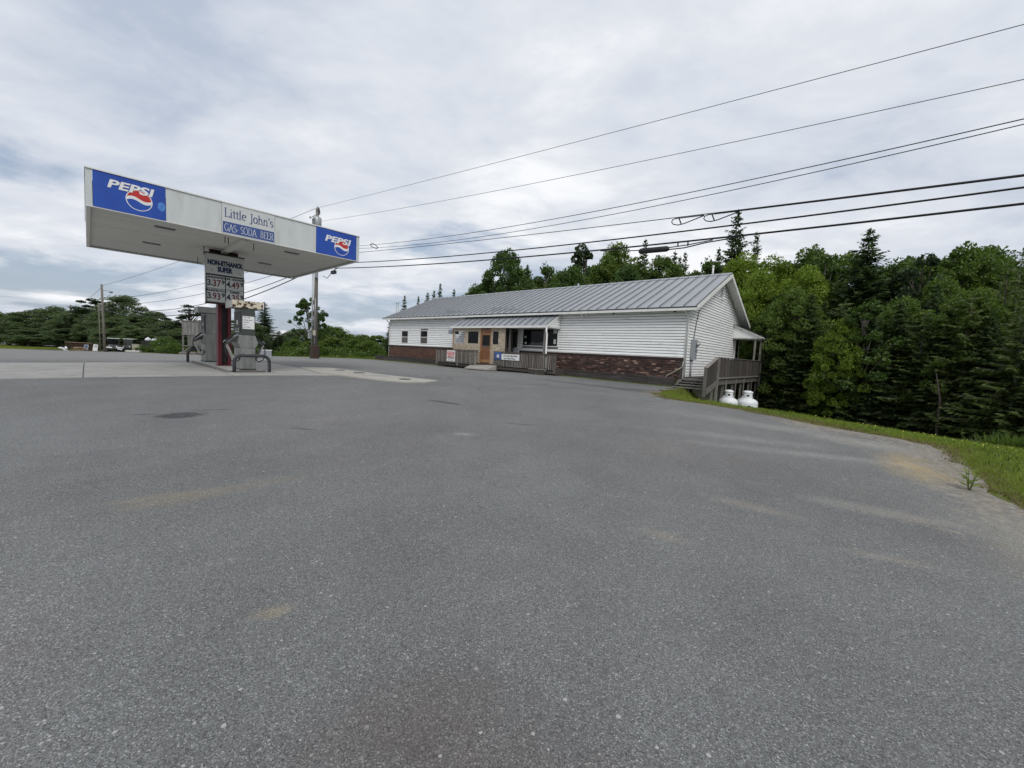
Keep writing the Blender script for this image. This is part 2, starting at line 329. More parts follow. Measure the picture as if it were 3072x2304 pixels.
def grid_mesh(name, xs, ys, zf, m, attr=None):
    X, Y = np.meshgrid(xs, ys) if xs.ndim == 1 else (xs, ys)
    Z = zf(X, Y); ny, nx = X.shape; V = np.stack([X, Y, Z], -1).reshape(-1, 3)
    i = np.arange(ny*nx).reshape(ny, nx); F = np.stack([i[:-1, :-1], i[:-1, 1:], i[1:, 1:], i[1:, :-1]], -1).reshape(-1, 4)
    me = bpy.data.meshes.new(name); me.from_pydata(V.tolist(), [], F.tolist()); me.polygons.foreach_set('use_smooth', [True]*len(F)); me.materials.append(M[m]); me.update()
    if attr is not None:
        a = me.attributes.new('forest', 'FLOAT', 'POINT'); a.data.foreach_set('value', attr(X, Y).reshape(-1).astype(np.float32))
    return me
WARP = {}
def spot_nodes(nt, pos, x, y, rx, ry, rot=0., soft=.35, warp=.5):
    """soft-edged irregular blotch mask at a place on the ground (a stain of its own shape)"""
    key = ('w', 'f' if max(rx, ry) < .7 else 'c')
    if key not in WARP:
        WARP[key] = N(nt, 'ShaderNodeTexNoise', i={'Scale': 9. if key[1] == 'f' else 2.4, 'Detail': 9, 'Roughness': .72}); nt.links.new(pos, WARP[key].inputs[0])
    n = WARP[key]
    mp = N(nt, 'ShaderNodeMapping', vector_type='TEXTURE', i={'Location': (x, y, 0), 'Rotation': (0, 0, rot), 'Scale': (rx, ry, 1)}); nt.links.new(pos, mp.inputs[0])
    sp = N(nt, 'ShaderNodeSeparateXYZ'); nt.links.new(mp.outputs[0], sp.inputs[0])
    r = math_n(nt, 'SQRT', math_n(nt, 'ADD', math_n(nt, 'POWER', sp.outputs[0], 2), math_n(nt, 'POWER', sp.outputs[1], 2)))
    r = math_n(nt, 'ADD', r, math_n(nt, 'MULTIPLY', math_n(nt, 'SUBTRACT', n.outputs[0], .5), warp*4))
    mr = N(nt, 'ShaderNodeMapRange', interpolation_type='SMOOTHSTEP', i={1: 1+soft, 2: 1-soft, 3: 0, 4: 1}); nt.links.new(r, mr.inputs[0]); return mr.outputs[0]
# grass / earth
m = bpy.data.materials.new('ground'); m.use_nodes = True; nt = m.node_tree; b = nt.nodes['Principled BSDF']; b.inputs['Roughness'].default_value = .95; b.inputs['Specular IOR Level'].default_value = .1
pos = N(nt, 'ShaderNodeNewGeometry').outputs['Position']
na = N(nt, 'ShaderNodeTexNoise', i={'Scale': 1.1, 'Detail': 6}); nb = N(nt, 'ShaderNodeTexNoise', i={'Scale': 25., 'Detail': 4}); nc = N(nt, 'ShaderNodeTexNoise', i={'Scale': .5, 'Detail': 5})
for q in (na, nb, nc): nt.links.new(pos, q.inputs[0])
c = mixc(nt, ramp(nt, [(.35, 0.), (.65, 1.)], na.outputs[0]).outputs[0], (.075, .115, .018), (.14, .165, .032))
c = mixc(nt, ramp(nt, [(.40, 0.), (.62, 1.)], nb.outputs[0]).outputs[0], c, (.115, .12, .035))
c = mixc(nt, ramp(nt, [(.60, 0.), (.72, .7)], nc.outputs[0]).outputs[0], c, (.16, .125, .07))
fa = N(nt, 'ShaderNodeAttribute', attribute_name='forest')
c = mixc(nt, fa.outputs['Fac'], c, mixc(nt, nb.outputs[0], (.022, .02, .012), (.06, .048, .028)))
nt.links.new(c, b.inputs[0]); bn = N(nt, 'ShaderNodeBump', i={'Strength': .6, 'Distance': .03}); nt.links.new(nb.outputs[0], bn.inputs['Height']); nt.links.new(bn.outputs[0], b.inputs['Normal']); M['ground'] = m
# asphalt
m = bpy.data.materials.new('asphalt'); m.use_nodes = True; nt = m.node_tree; b = nt.nodes['Principled BSDF']; b.inputs['Roughness'].default_value = .88; b.inputs['Specular IOR Level'].default_value = .3
pos = N(nt, 'ShaderNodeNewGeometry').outputs['Position']
wob = N(nt, 'ShaderNodeTexNoise', i={'Scale': 40., 'Detail': 2}); nt.links.new(pos, wob.inputs[0])
pw = N(nt, 'ShaderNodeVectorMath', operation='MULTIPLY_ADD'); nt.links.new(wob.outputs['Color'], pw.inputs[0]); pw.inputs[1].default_value = (.012, .012, .012); nt.links.new(pos, pw.inputs[2])
v1 = N(nt, 'ShaderNodeTexVoronoi', i={'Scale': 205.}); v2 = N(nt, 'ShaderNodeTexVoronoi', i={'Scale': 92.}); v3 = N(nt, 'ShaderNodeTexVoronoi', i={'Scale': 420.})
for q in (v1, v2, v3): nt.links.new(pw.outputs[0], q.inputs[0])
def chan(v): s = N(nt, 'ShaderNodeSeparateXYZ'); nt.links.new(v.outputs['Color'], s.inputs[0]); return s.outputs
c1, c2, c3 = chan(v1), chan(v2), chan(v3)
base = ramp(nt, [(0, .055), (.3, .10), (.65, .15), (.88, .21), (1., .42)], c1[0]).outputs[0]
fine = ramp(nt, [(0, .045), (.5, .13), (1., .27)], c3[0]).outputs[0]
c = mixc(nt, .4, base, fine)
# exposed stones: pale chips, some pinkish, some dark
chip = math_n(nt, 'MULTIPLY', math_n(nt, 'GREATER_THAN', c2[0], .86), math_n(nt, 'LESS_THAN', v2.outputs['Distance'], math_n(nt, 'MULTIPLY', c2[1], .50)))
c = mixc(nt, chip, c, mixc(nt, c2[2], (.19, .188, .18), (.36, .355, .34)))
chip2 = math_n(nt, 'MULTIPLY', math_n(nt, 'LESS_THAN', c2[0], .12), math_n(nt, 'LESS_THAN', v2.outputs['Distance'], .42))
c = mixc(nt, chip2, c, (.075, .076, .078))
big = N(nt, 'ShaderNodeTexNoise', i={'Scale': .35, 'Detail': 7, 'Roughness': .6}); mid = N(nt, 'ShaderNodeTexNoise', i={'Scale': 1.7, 'Detail': 7, 'Roughness': .65}); red = N(nt, 'ShaderNodeTexNoise', i={'Scale': .55, 'Detail': 6, 'Roughness': .62, 'Distortion': .5})
for q in (big, mid, red): nt.links.new(pos, q.inputs[0])
val = math_n(nt, 'ADD', math_n(nt, 'MULTIPLY', ramp(nt, [(.28, .70), (.72, 1.24)], big.outputs[0]).outputs[0], .6), math_n(nt, 'MULTIPLY', ramp(nt, [(.28, .78), (.72, 1.22)], mid.outputs[0]).outputs[0], .4))
cv = N(nt, 'ShaderNodeVectorMath', operation='SCALE'); nt.links.new(c, cv.inputs[0]); nt.links.new(math_n(nt, 'MULTIPLY', val, 1.14), cv.inputs[3]); c = cv.outputs[0]
c = mixc(nt, 1., c, (.98, 1.005, .995), 'MULTIPLY')
c = mixc(nt, ramp(nt, [(.53, 0.), (.68, .6)], red.outputs[0]).outputs[0], c, mixc(nt, 1., c, (1.09, .97, .94), 'MULTIPLY'))
SPOTS = [  # x, y, rx, ry, rot, colour, strength, softness
 (-5.36, 6.42, .30, .24, .5, (.045, .047, .05), .85, .2), (-5.9, 6.35, .16, .05, .4, (.06, .06, .064), .7, .4), (-5.2, 6.95, .3, .04, .5, (.06, .06, .064), .7, .4),
 (-1.5, 8.92, .45, .10, -.5, (.055, .057, .06), .8, .25), (-3.1, 5.93, .2, .04, -.1, (.06, .06, .065), .7, .4), (.2, 7.0, .3, .03, -.1, (.06, .06, .065), .7, .4),
 (-2.85, 3.30, .30, .16, .5, (.185, .168, .14), .6, .7), (-2.45, 3.68, .55, .10, .75, (.185, .17, .145), .55, .8), (-3.0, 3.35, .5, .06, .6, (.185, .172, .15), .5, .8),
 (-1.2, 2.0, .07, .045, .4, (.26, .225, .16), .6, .9), (1.28, 3.09, .16, .07, -.5, (.215, .198, .165), .55, .9), (2.4, 3.78, .34, .10, -.6, (.24, .22, .20), .65, .8), (-.7, 6.1, .16, .08, 0, (.26, .25, .23), .7, .6),
 (3.7, 3.80, .5, .14, -.5, (.25, .235, .21), .6, .8), (2.9, 2.9, .3, .07, -.4, (.23, .215, .19), .5, .8),
 (6.4, 6.6, .8, .35, -.6, (.29, .275, .245), .6, .8), (5.75, 5.45, .75, .34, 1.0, (.30, .235, .135), .9, .8), (4.5, 5.9, 1.3, .14, -.25, (.24, .23, .215), .55, .9), (4.4, 3.2, 1.2, .3, .9, (.24, .225, .195), .5, .9), (3.9, 6.8, 1.2, .2, -.3, (.23, .22, .205), .5, .9), (5.3, 7.9, 1.5, .3, -.7, (.24, .23, .215), .55, .9), (4.6, 2.0, .4, 1.4, 0, (.245, .23, .20), .45, .9),
 (.0, 1.1, .42, .30, 0, (.118, .098, .095), .6, .9), (-.35, 1.45, .4, .18, .4, (.118, .10, .097), .5, .9), (.4, .9, .3, .2, 0, (.118, .10, .097), .5, .9),
 (3.2, 15.3, 3.2, .35, -.85, (.07, .068, .07), .7, .8), (4.8, 14.4, .8, .6, -.8, (.075, .073, .075), .6, .9), (1.5, 13.8, 2.0, .3, -.6, (.10, .10, .102), .5, .9),
 (-15, 30.3, 2.4, .9, -.4, (.13, .12, .10), .6, .6), (-8, 24, 6, 1.2, -.6, (.115, .112, .108), .5, .9), (-4.5, 21.5, 1.5, .25, -.6, (.06, .058, .055), .8, .6), (-2.4, 19.6, 1.0, .2, -.5, (.055, .053, .05), .8, .5)]
for x, y, rx, ry, ro, cc, st, so in SPOTS:
    c = mixc(nt, math_n(nt, 'MULTIPLY', spot_nodes(nt, pos, x, y, rx, ry, ro, so), st), c, mixc(nt, .68, cc, mixc(nt, 1., c, tuple(min(2.5, k/.14) for k in cc), 'MULTIPLY')))
big_c = N(nt, 'ShaderNodeTexVoronoi', i={'Scale': 44.}); nt.links.new(pw.outputs[0], big_c.inputs[0]); cb = chan(big_c)
chip3 = math_n(nt, 'MULTIPLY', math_n(nt, 'GREATER_THAN', cb[0], .955), math_n(nt, 'LESS_THAN', big_c.outputs['Distance'], math_n(nt, 'MULTIPLY', cb[1], .42)))
c = mixc(nt, chip3, c, mixc(nt, cb[2], (.22, .215, .2), (.42, .41, .39)))
# wind-blown sand along the ragged edge of the paving
ea = N(nt, 'ShaderNodeAttribute', attribute_name='forest'); sm = N(nt, 'ShaderNodeMapping', i={'Rotation': (0, 0, .35), 'Scale': (1.9, .55, 1)}); nt.links.new(pos, sm.inputs[0])
sn = N(nt, 'ShaderNodeTexNoise', i={'Scale': 1.5, 'Detail': 12, 'Roughness': .74, 'Distortion': 1.3}); nt.links.new(sm.outputs[0], sn.inputs[0])
sgr = N(nt, 'ShaderNodeTexNoise', i={'Scale': 11., 'Detail': 8, 'Roughness': .8}); nt.links.new(pos, sgr.inputs[0])
sf = ramp(nt, [(.765, 0.), (.80, .6), (.9, .92)], math_n(nt, 'ADD', math_n(nt, 'ADD', sn.outputs[0], math_n(nt, 'MULTIPLY', ea.outputs['Fac'], .40)), math_n(nt, 'MULTIPLY', math_n(nt, 'SUBTRACT', sgr.outputs[0], .5), .6))).outputs[0]
c = mixc(nt, sf, c, mixc(nt, ramp(nt, [(.35, 0.), (.65, 1.)], sgr.outputs[0]).outputs[0], (.12, .113, .10), (.35, .325, .275)))
# hairline cracks
ck = N(nt, 'ShaderNodeTexVoronoi', feature='DISTANCE_TO_EDGE', i={'Scale': .22}); ckw = N(nt, 'ShaderNodeTexNoise', i={'Scale': .9, 'Detail': 6, 'Roughness': .7}); nt.links.new(pos, ckw.inputs[0])
ckv = N(nt, 'ShaderNodeVectorMath', operation='MULTIPLY_ADD'); nt.links.new(ckw.outputs['Color'], ckv.inputs[0]); ckv.inputs[1].default_value = (1.8, 1.8, 0); nt.links.new(pos, ckv.inputs[2]); nt.links.new(ckv.outputs[0], ck.inputs[0])
sy = N(nt, 'ShaderNodeSeparateXYZ'); nt.links.new(pos, sy.inputs[0])
far = N(nt, 'ShaderNodeMapRange', i={1: 9., 2: 13., 3: 0., 4: 1.}); nt.links.new(sy.outputs[1], far.inputs[0])
c = mixc(nt, math_n(nt, 'MULTIPLY', math_n(nt, 'LESS_THAN', ck.outputs['Distance'], .0035), math_n(nt, 'MULTIPLY', far.outputs[0], .75)), c, (.04, .04, .04))
# the old worn part of the lot round the pumps is paler
pale = N(nt, 'ShaderNodeMapRange', interpolation_type='SMOOTHSTEP', i={1: 16., 2: 24., 3: 0., 4: .55}); nt.links.new(math_n(nt, 'ADD', sy.outputs[1], math_n(nt, 'MULTIPLY', mid.outputs[0], 3)), pale.inputs[0])
c = mixc(nt, pale.outputs[0], c, (.24, .235, .225))
nt.links.new(c, b.inputs[0])
h = math_n(nt, 'ADD', math_n(nt, 'MULTIPLY', v1.outputs['Distance'], -1.), math_n(nt, 'MULTIPLY', v2.outputs['Distance'], -.8))
bn = N(nt, 'ShaderNodeBump', i={'Strength': .55, 'Distance': .006}); nt.links.new(h, bn.inputs['Height']); nt.links.new(bn.outputs[0], b.inputs['Normal']); M['asphalt'] = m

def graded(a, b, c0, c1, fine, coarse):
    inner = np.arange(c0, c1+fine, fine); lo = []; x = c0; st = fine
    while x > a: st *= 1.25; st = min(st, coarse); x -= st; lo.append(x)
    hi = []; x = inner[-1]; st = fine
    while x < b: st *= 1.25; st = min(st, coarse); x += st; hi.append(x)
    return np.array(lo[::-1] + list(inner) + hi)
gx = graded(-900, 900, -18, 18, .45, 60); gy = graded(-200, 1400, -2, 36, .45, 60)
def under_lot(X, Y):   # the soil sits a little lower under paving so the sheets never meet
    return G(X, Y) - .05*(1-ss(-.5, .15, X-edge_x(Y)))*ss(-95, -85, X)*(1-ss(58.6, 59.6, Y))
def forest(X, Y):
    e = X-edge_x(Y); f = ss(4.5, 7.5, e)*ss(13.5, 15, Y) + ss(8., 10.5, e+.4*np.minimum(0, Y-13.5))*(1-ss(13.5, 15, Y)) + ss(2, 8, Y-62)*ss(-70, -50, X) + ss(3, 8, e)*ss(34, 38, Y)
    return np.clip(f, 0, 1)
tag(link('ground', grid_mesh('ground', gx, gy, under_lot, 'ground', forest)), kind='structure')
ys = np.concatenate([np.arange(-6, 20, .22), np.arange(20, 59.4, .6), [59.4]]); tcols = np.concatenate([np.linspace(0, .55, 25), np.linspace(.55, 1, 110)[1:]])
er = edge_x(ys) + np.interp(ys, np.arange(-6, 62, .8), rng.normal(0, .17, 85))*(ys < 15) + rng.normal(0, .035, len(ys))*(ys < 16) + .12
XL = -90.; LX = XL + (er[:, None]-XL)*tcols[None, :]; LY = np.repeat(ys[:, None], len(tcols), 1)
tag(link('parking_lot', grid_mesh('parking_lot', LX, LY, lambda X, Y: G(X, Y)+.012, 'asphalt', lambda X, Y: np.clip(1-(edge_x(Y)-X)/2.3, 0, 1)*ss(.5, 3.5, Y)*(1-ss(8.2, 10.5, Y)))), kind='structure')
# road on the far left
def strip(name, pts, w, dz, m, n=60):
    P = np.array(pts, float); s = np.r_[0, np.cumsum(np.hypot(*np.diff(P, axis=0).T))]; t = np.linspace(0, s[-1], n); x = np.interp(t, s, P[:, 0]); y = np.interp(t, s, P[:, 1])
    k = np.ones(9)/9; x[4:-4] = np.convolve(x, k, 'valid'); y[4:-4] = np.convolve(y, k, 'valid')
    dx, dy = np.gradient(x), np.gradient(y); L = np.hypot(dx, dy); nx, ny = -dy/L, dx/L; o = np.linspace(-w/2, w/2, 7)
    X = x[:, None]+nx[:, None]*o; Y = y[:, None]+ny[:, None]*o
    return tag(link(name, grid_mesh(name, X, Y, lambda a, b: G(a, b)+dz, m)), kind='structure')
mat('road_asphalt', (.17, .17, .175), (.14, .14, .145), .5, .9)
strip('road', [(-420, 300), (-260, 195), (-158, 126), (-112, 97), (-84, 84), (-60, 86)], 7, .06, 'road_asphalt', 120)
# concrete slabs under the canopy: each pour is a piece of the apron
CA = Vector((-10.905, 10.296, 0)); TC = .818; CD = Vector((math.cos(TC), math.sin(TC), 0)); CN = Vector((-math.sin(TC), math.cos(TC), 0))
def cw(x, y, z=0.): p = CA + CD*x + CN*y; return Vector((p.x, p.y, z))
apron = tag(bpy.data.objects.new('concrete_apron', None), kind='structure'); col.objects.link(apron)
def slab(name, poly, m, parent, dz=.03, th=.05, sub=6):
    """flat sheet draped on the ground with a skirt"""
    mb = MB(); n = len(poly); pts = []
    for i in range(n):
        a, b2 = poly[i], poly[(i+1) % n]
        pts += [(a[0]+(b2[0]-a[0])*k/sub, a[1]+(b2[1]-a[1])*k/sub) for k in range(sub)]
    cx, cy = np.mean([p[0] for p in pts]), np.mean([p[1] for p in pts]); k = len(pts)
    vs = [(p[0], p[1], g(*p)+dz) for p in pts] + [(p[0], p[1], g(*p)+dz-th) for p in pts] + [(cx, cy, g(cx, cy)+dz)]
    fs = [(i, (i+1) % k, 2*k) for i in range(k)] + [(i, i+k, (i+1) % k+k, (i+1) % k) for i in range(k)]
    return mb.add(vs, fs).build(name, m, parent)
xs_ = [-9.5, -6.4, -3.3, -.15, 2.95, 6.15]
for i in range(5):
    for j, (y0, y1) in enumerate(((-.55, 3.2), (3.2, 7.6))):
        x0, x1 = xs_[i]+.012, xs_[i+1]-.012; sk = lambda x: -.10*(x-2) if j == 0 else 0
        slab('slab', [cw(x0, y0+.012+sk(x0))[:2], cw(x1, y0+.012+sk(x1))[:2], cw(x1, y1-.012)[:2], cw(x0, y1-.012)[:2]], 'concrete', apron, .03, .045)
pad = slab('tank_pad', [(-6.95, 14.35), (-5.9, 13.75), (-4.35, 12.75), (-3.3, 12.35), (-2.75, 12.7), (-2.5, 13.55), (-4.7, 15.0), (-6.6, 16.6), (-8.2, 17.9), (-9.2, 17.2)], 'pale_concrete', None, .055, .08, 3); tag(pad, kind='structure')
def lid(x, y, r, m='kerb_concrete'):
    o = MB().lathe([(r, -.03), (r, .0), (r*.93, .006), (r*.9, .002), (.01, .002)], 28).build('manhole_cover', m, None); o.location = (x, y, g(x, y)+.062); return o
for x, y, r, mm, lb in ((-4.9, 14.3, .48, 'concrete', 'large round fill cover in the pale tank pad'), (-3.6, 13.35, .2, 'black_paint', 'small dark round cover near the tip of the pale tank pad'), (-5.9, 15.35, .22, 'black_paint', 'dark round cover mid way along the pale tank pad'), (-7.1, 16.4, .2, 'black_paint', 'dark round cover on the pale tank pad beside the canopy slab')):
    tag(lid(x, y, r, mm), lb, 'manhole cover', 'tank pad covers')
# lawn blades
def blades(name, n, region, h, w, m, label, cat):
    x, y = region(n); z = G(x, y); a = rng.uniform(0, 2*np.pi, len(x)); hh = h*rng.uniform(.5, 1.35, len(x)); ww = w*rng.uniform(.6, 1.3, len(x)); le = rng.normal(0, .45, (len(x), 2))*hh[:, None]
    dx, dy = np.cos(a)*ww/2, np.sin(a)*ww/2
    Q = np.stack([np.stack([x-dx, y-dy, z-.01], -1), np.stack([x+dx, y+dy, z-.01], -1), np.stack([x+le[:, 0], y+le[:, 1], z+hh], -1)], 1)
    return tag(link(name, quads(name, Q, m)), label, cat, kind='stuff')
def lawn(n):
    y = rng.uniform(1.5, 17.2, n*2); e = rng.uniform(-.004, 1, n*2)*np.where(y > 13, 5.5, 10.5); x = edge_x(y)+.15+e; keep = (rng.random(n*2) < np.clip(9/np.hypot(x, y), .25, 1)**1.3); return x[keep][:n], y[keep][:n]
blades('grass', 90000, lawn, .055, .014, 'grass_blade', 'short mown green grass on the bank beside the parking lot', 'grass')
def fringe(n):
    y = rng.uniform(1.5, 16.5, n); k = np.sin(y*2.1)+np.sin(y*5.3+1)+.7*np.sin(y*11); return edge_x(y)+.1+rng.exponential(.2, n)-np.maximum(0, .16*k), y
def tufts(n):
    c_ = rng.integers(0, 260, n); cy2 = rng.uniform(2, 16.6, 260); ce2 = rng.exponential(1.4, 260); y = cy2[c_]+rng.normal(0, .10, n); return edge_x(cy2)[c_]+.1+ce2[c_]+rng.normal(0, .10, n), y
blades('tall_grass', 5000, tufts, .09, .012, 'grass_blade', 'taller unmown tufts standing in the grass bank', 'grass')
def clover(n):
    c_ = rng.integers(0, 90, n); cy2 = rng.uniform(2, 16.6, 90); ce2 = rng.uniform(.1, 6, 90); y = cy2[c_]+rng.normal(0, .3, n); return edge_x(cy2)[c_]+.1+np.abs(ce2[c_]+rng.normal(0, .3, n)), y
blades('clover', 9000, clover, .05, .03, 'leaf_round', 'dark green clover patches mixed into the grass bank', 'grass')
blades('dry_grass', 14000, fringe, .045, .012, 'dry_grass', 'dry yellowish grass along the ragged asphalt edge', 'grass')
def verge(n):
    t = rng.uniform(0, 1, n); s = rng.exponential(.35, n); x = -11.3-t*20; y = 33.1+t*5.6+s; return x, y
blades('verge_grass', 9000, verge, .22, .03, 'grass_blade', 'taller weeds where the lot ends behind the utility pole', 'grass')
def verge2(n): x = rng.uniform(-92, -34, n); y = np.interp(x, [-92, -75, -58.5, -34], [60, 60.2, 58, 41])+rng.uniform(.3, 1, n)**.8*14; return x, y
blades('roadside_grass', 14000, verge2, .2, .07, 'grass_blade', 'rough roadside grass beyond the far edge of the lot', 'grass')
def undergrowth(n):
    y = rng.uniform(3, 26, n); e = np.where(y > 13.5, 5.2, 9.6)+rng.exponential(1.6, n); x = edge_x(np.minimum(y, 16))+e; return x, y
blades('undergrowth', 22000, undergrowth, .38, .05, 'leaf_oak', 'low leafy undergrowth and ferns at the foot of the wood', 'undergrowth')
def pebbles(name, x, y, r, m, label):
    n = len(x); z = G(x, y)+.012; a = rng.uniform(0, 6.28, n); q = []
    for k in range(4):
        t0, t1 = a+k*1.5708, a+(k+1)*1.5708; j = 1+.25*np.sin(k*2+a)
        q.append(np.stack([np.stack([x+r*np.cos(t0)*j, y+r*np.sin(t0)*j, z], -1), np.stack([x+r*np.cos(t1), y+r*np.sin(t1), z], -1), np.stack([x+r*.2*np.cos(a), y+r*.2*np.sin(a), z+r*.75], -1)], 1))
    return tag(link(name, quads(name, np.concatenate(q), m), None), label, 'gravel', kind='stuff')
ny_ = 7000; py_ = rng.uniform(1.2, 15.2, ny_); k_ = np.sin(py_*1.7)+np.sin(py_*4.1+2)
pebbles('gravel', edge_x(py_)+.15-rng.exponential(.30+.16*np.maximum(0, k_), ny_)+rng.normal(0, .06, ny_), py_, .004+.009*rng.random(ny_)**3, 'sand', 'loose sandy grit and pebbles strewn along the crumbling asphalt edge')
nq = 1500; qx = rng.uniform(-7, 5, nq); qy = rng.uniform(.4, 11, nq); pebbles('loose_stones', qx, qy, .003+.007*rng.random(nq)**4, 'pump_grey', 'small loose stones scattered over the asphalt')
nfl = 170; y = rng.uniform(4, 16.5, nfl); cl_ = rng.integers(0, 40, nfl); cy_ = rng.uniform(4.5, 16.3, 40); ce_ = rng.uniform(.3, 6, 40); y = cy_[cl_]+rng.normal(0, .45, nfl); x = edge_x(y)+ce_[cl_]+np.abs(rng.normal(0, .5, nfl)); z = G(x, y)+.075; r = .012*rng.uniform(.7, 1.3, nfl)
Q = np.stack([np.stack([x+r*math.cos(k*math.pi/3), y+r*math.sin(k*math.pi/3), z+rng.normal(0, .006, nfl)], -1) for k in range(6)], 1)
tag(link('dandelions', quads('dandelions', Q, 'yellow_flower')), 'scattered yellow dandelion heads in the grass bank', 'flower', kind='stuff')
def wallweed(n):
    t = rng.uniform(-1, 24, n); s = -.62-rng.exponential(.13, n); keep = (t < 7.8) | (t > 17); t, s = t[keep], s[keep]
    ox, oy = 7.405-23.4*.7500+t*.7500+s*.6614, 17.285+23.4*.6614-t*.6614+s*.7500; return ox, oy
blades('weeds', 5000, wallweed, .07, .02, 'grass_blade', 'thin weeds and moss growing along the foot of the timber wall', 'weeds')
# ------------------------------------------------------------------ fuel canopy
ZB = 4.626; CL, CWD, FH = 7.10, 7.19, .90
ISL = g(*cw(3.55, 3.5)[:2])       # ground level at the pumps
can = empty('fuel_canopy', (CA.x, CA.y, 0), TC, 'white flat fuel station canopy on a red steel column with blue cola panels', 'canopy')
XB = [0, .12, 1.525, 2.805, 4.23, 5.535, 6.985, CL]
for i, (a, b_) in enumerate(zip(XB, XB[1:])):
    m_ = 'sign_blue' if i in (1, 5) else 'sign_white' if i == 3 else 'fascia_metal'
    nm = 'sign_panel' if i in (1, 3, 5) else 'fascia_panel'
    p = box(nm, m_, can, a+(.004 if i else 0), b_-(.004 if i < 6 else 0), 0 if i not in (1, 3, 5) else -.012, .05, ZB, ZB+FH)
    if i == 1: logo_a = p
    if i == 3: lj = p
    if i == 5: logo_b = p
for k in range(5):
    y0 = .054 + k*(CWD-.108)/5; y1 = .054+(k+1)*(CWD-.108)/5-.008
    box('fascia_panel', 'fascia_metal', can, 0, .05, y0, y1, ZB, ZB+FH); box('fascia_panel', 'fascia_metal', can, CL-.05, CL, y0, y1, ZB, ZB+FH)
    box('fascia_panel', 'fascia_metal', can, .054+k*(CL-.108)/5, .054+(k+1)*(CL-.108)/5-.008, CWD-.05, CWD, ZB, ZB+FH)
for a in ((-.015, CL+.015, -.03, .06), (-.015, CL+.015, CWD-.06, CWD+.015), (-.015, .06, .063, CWD-.063), (CL-.06, CL+.015, .063, CWD-.063)):
    box('top_trim', 'trim', can, *a, ZB+FH+.002, ZB+FH+.035)
for a in ((.0, CL, -.006, .08), (.0, CL, CWD-.08, CWD+.004), (.0, .08, .083, CWD-.083), (CL-.08, CL, .083, CWD-.083)):
    box('bottom_trim', 'trim', can, *a, ZB-.022, ZB-.002)
box('roof_deck', 'galvanised', can, .052, CL-.052, .052, CWD-.052, ZB+.6, ZB+.64)
ns = 24
for k in range(ns):
    y0 = .055+k*(CWD-.11)/ns; y1 = .055+(k+1)*(CWD-.11)/ns
    MB().prism([(y0, ZB+.05), (y1-.02, ZB+.05), (y1-.02, ZB+.07), (y0, ZB+.07)], 'x', .055, CL-.055).build('soffit_panel', 'soffit', can)
box('soffit_backing', 'black_paint', can, .055, CL-.055, .055, CWD-.055, ZB+.08, ZB+.09)
for x, y in ((1.62, 1.15), (1.58, 4.3), (5.1, 1.1), (5.12, 4.4)):
    f = MB().box(x-.24, x+.24, y-.07, y+.07, ZB+.018, ZB+.049).build('light_fixture', 'grey_box', can)
    box('lens', 'pump_dark', f, x-.21, x+.21, y-.045, y+.045, ZB+.012, ZB+.017)
for x, y, l in ((3.03, .75, .14), (3.12, .75, .16), (3.85, .85, .2), (3.1, 5.8, .2), (3.95, 3.4, .28), (2.85, 3.0, .25)):
    MB().tube([(x, y, ZB+.05), (x, y, ZB-l)], .012, 6).build('hanger_rod', 'rust', can)
xc, yc = 3.5, 3.42
# H section column: two flanges and a web
for s in (-1, 1): MB().box(xc+s*.15-.055, xc+s*.15+.055, yc-.16, yc+.16, ISL+.1, ZB-.10).build('column_flange', 'red_paint', can)
box('column_web', 'black_paint', can, xc-.094, xc+.094, yc-.05, yc-.02, ISL+.1, ZB-.10)  # web coloured black to paint the shadow between the red flanges
MB().bevel_box(xc-.26, xc+.26, yc-.24, yc+.24, ISL+.10, ISL+.13, .01).build('base_plate', 'red_paint', can)
box('cross_beam', 'rust', can, xc-.42, xc+.42, yc-.1, yc+.1, ZB-.10, ZB+.045)
box('cross_beam', 'soffit', can, xc-.09, xc+.09, .3, yc-.104, ZB-.05, ZB+.045); box('cross_beam', 'soffit', can, xc-.09, xc+.09, yc+.104, CWD-.3, ZB-.05, ZB+.045)
def disc_part(name, m, parent, pts, y): return MB().add([(p[0], y, p[1]) for p in pts], [tuple(range(len(pts)))]).build(name, m, parent)
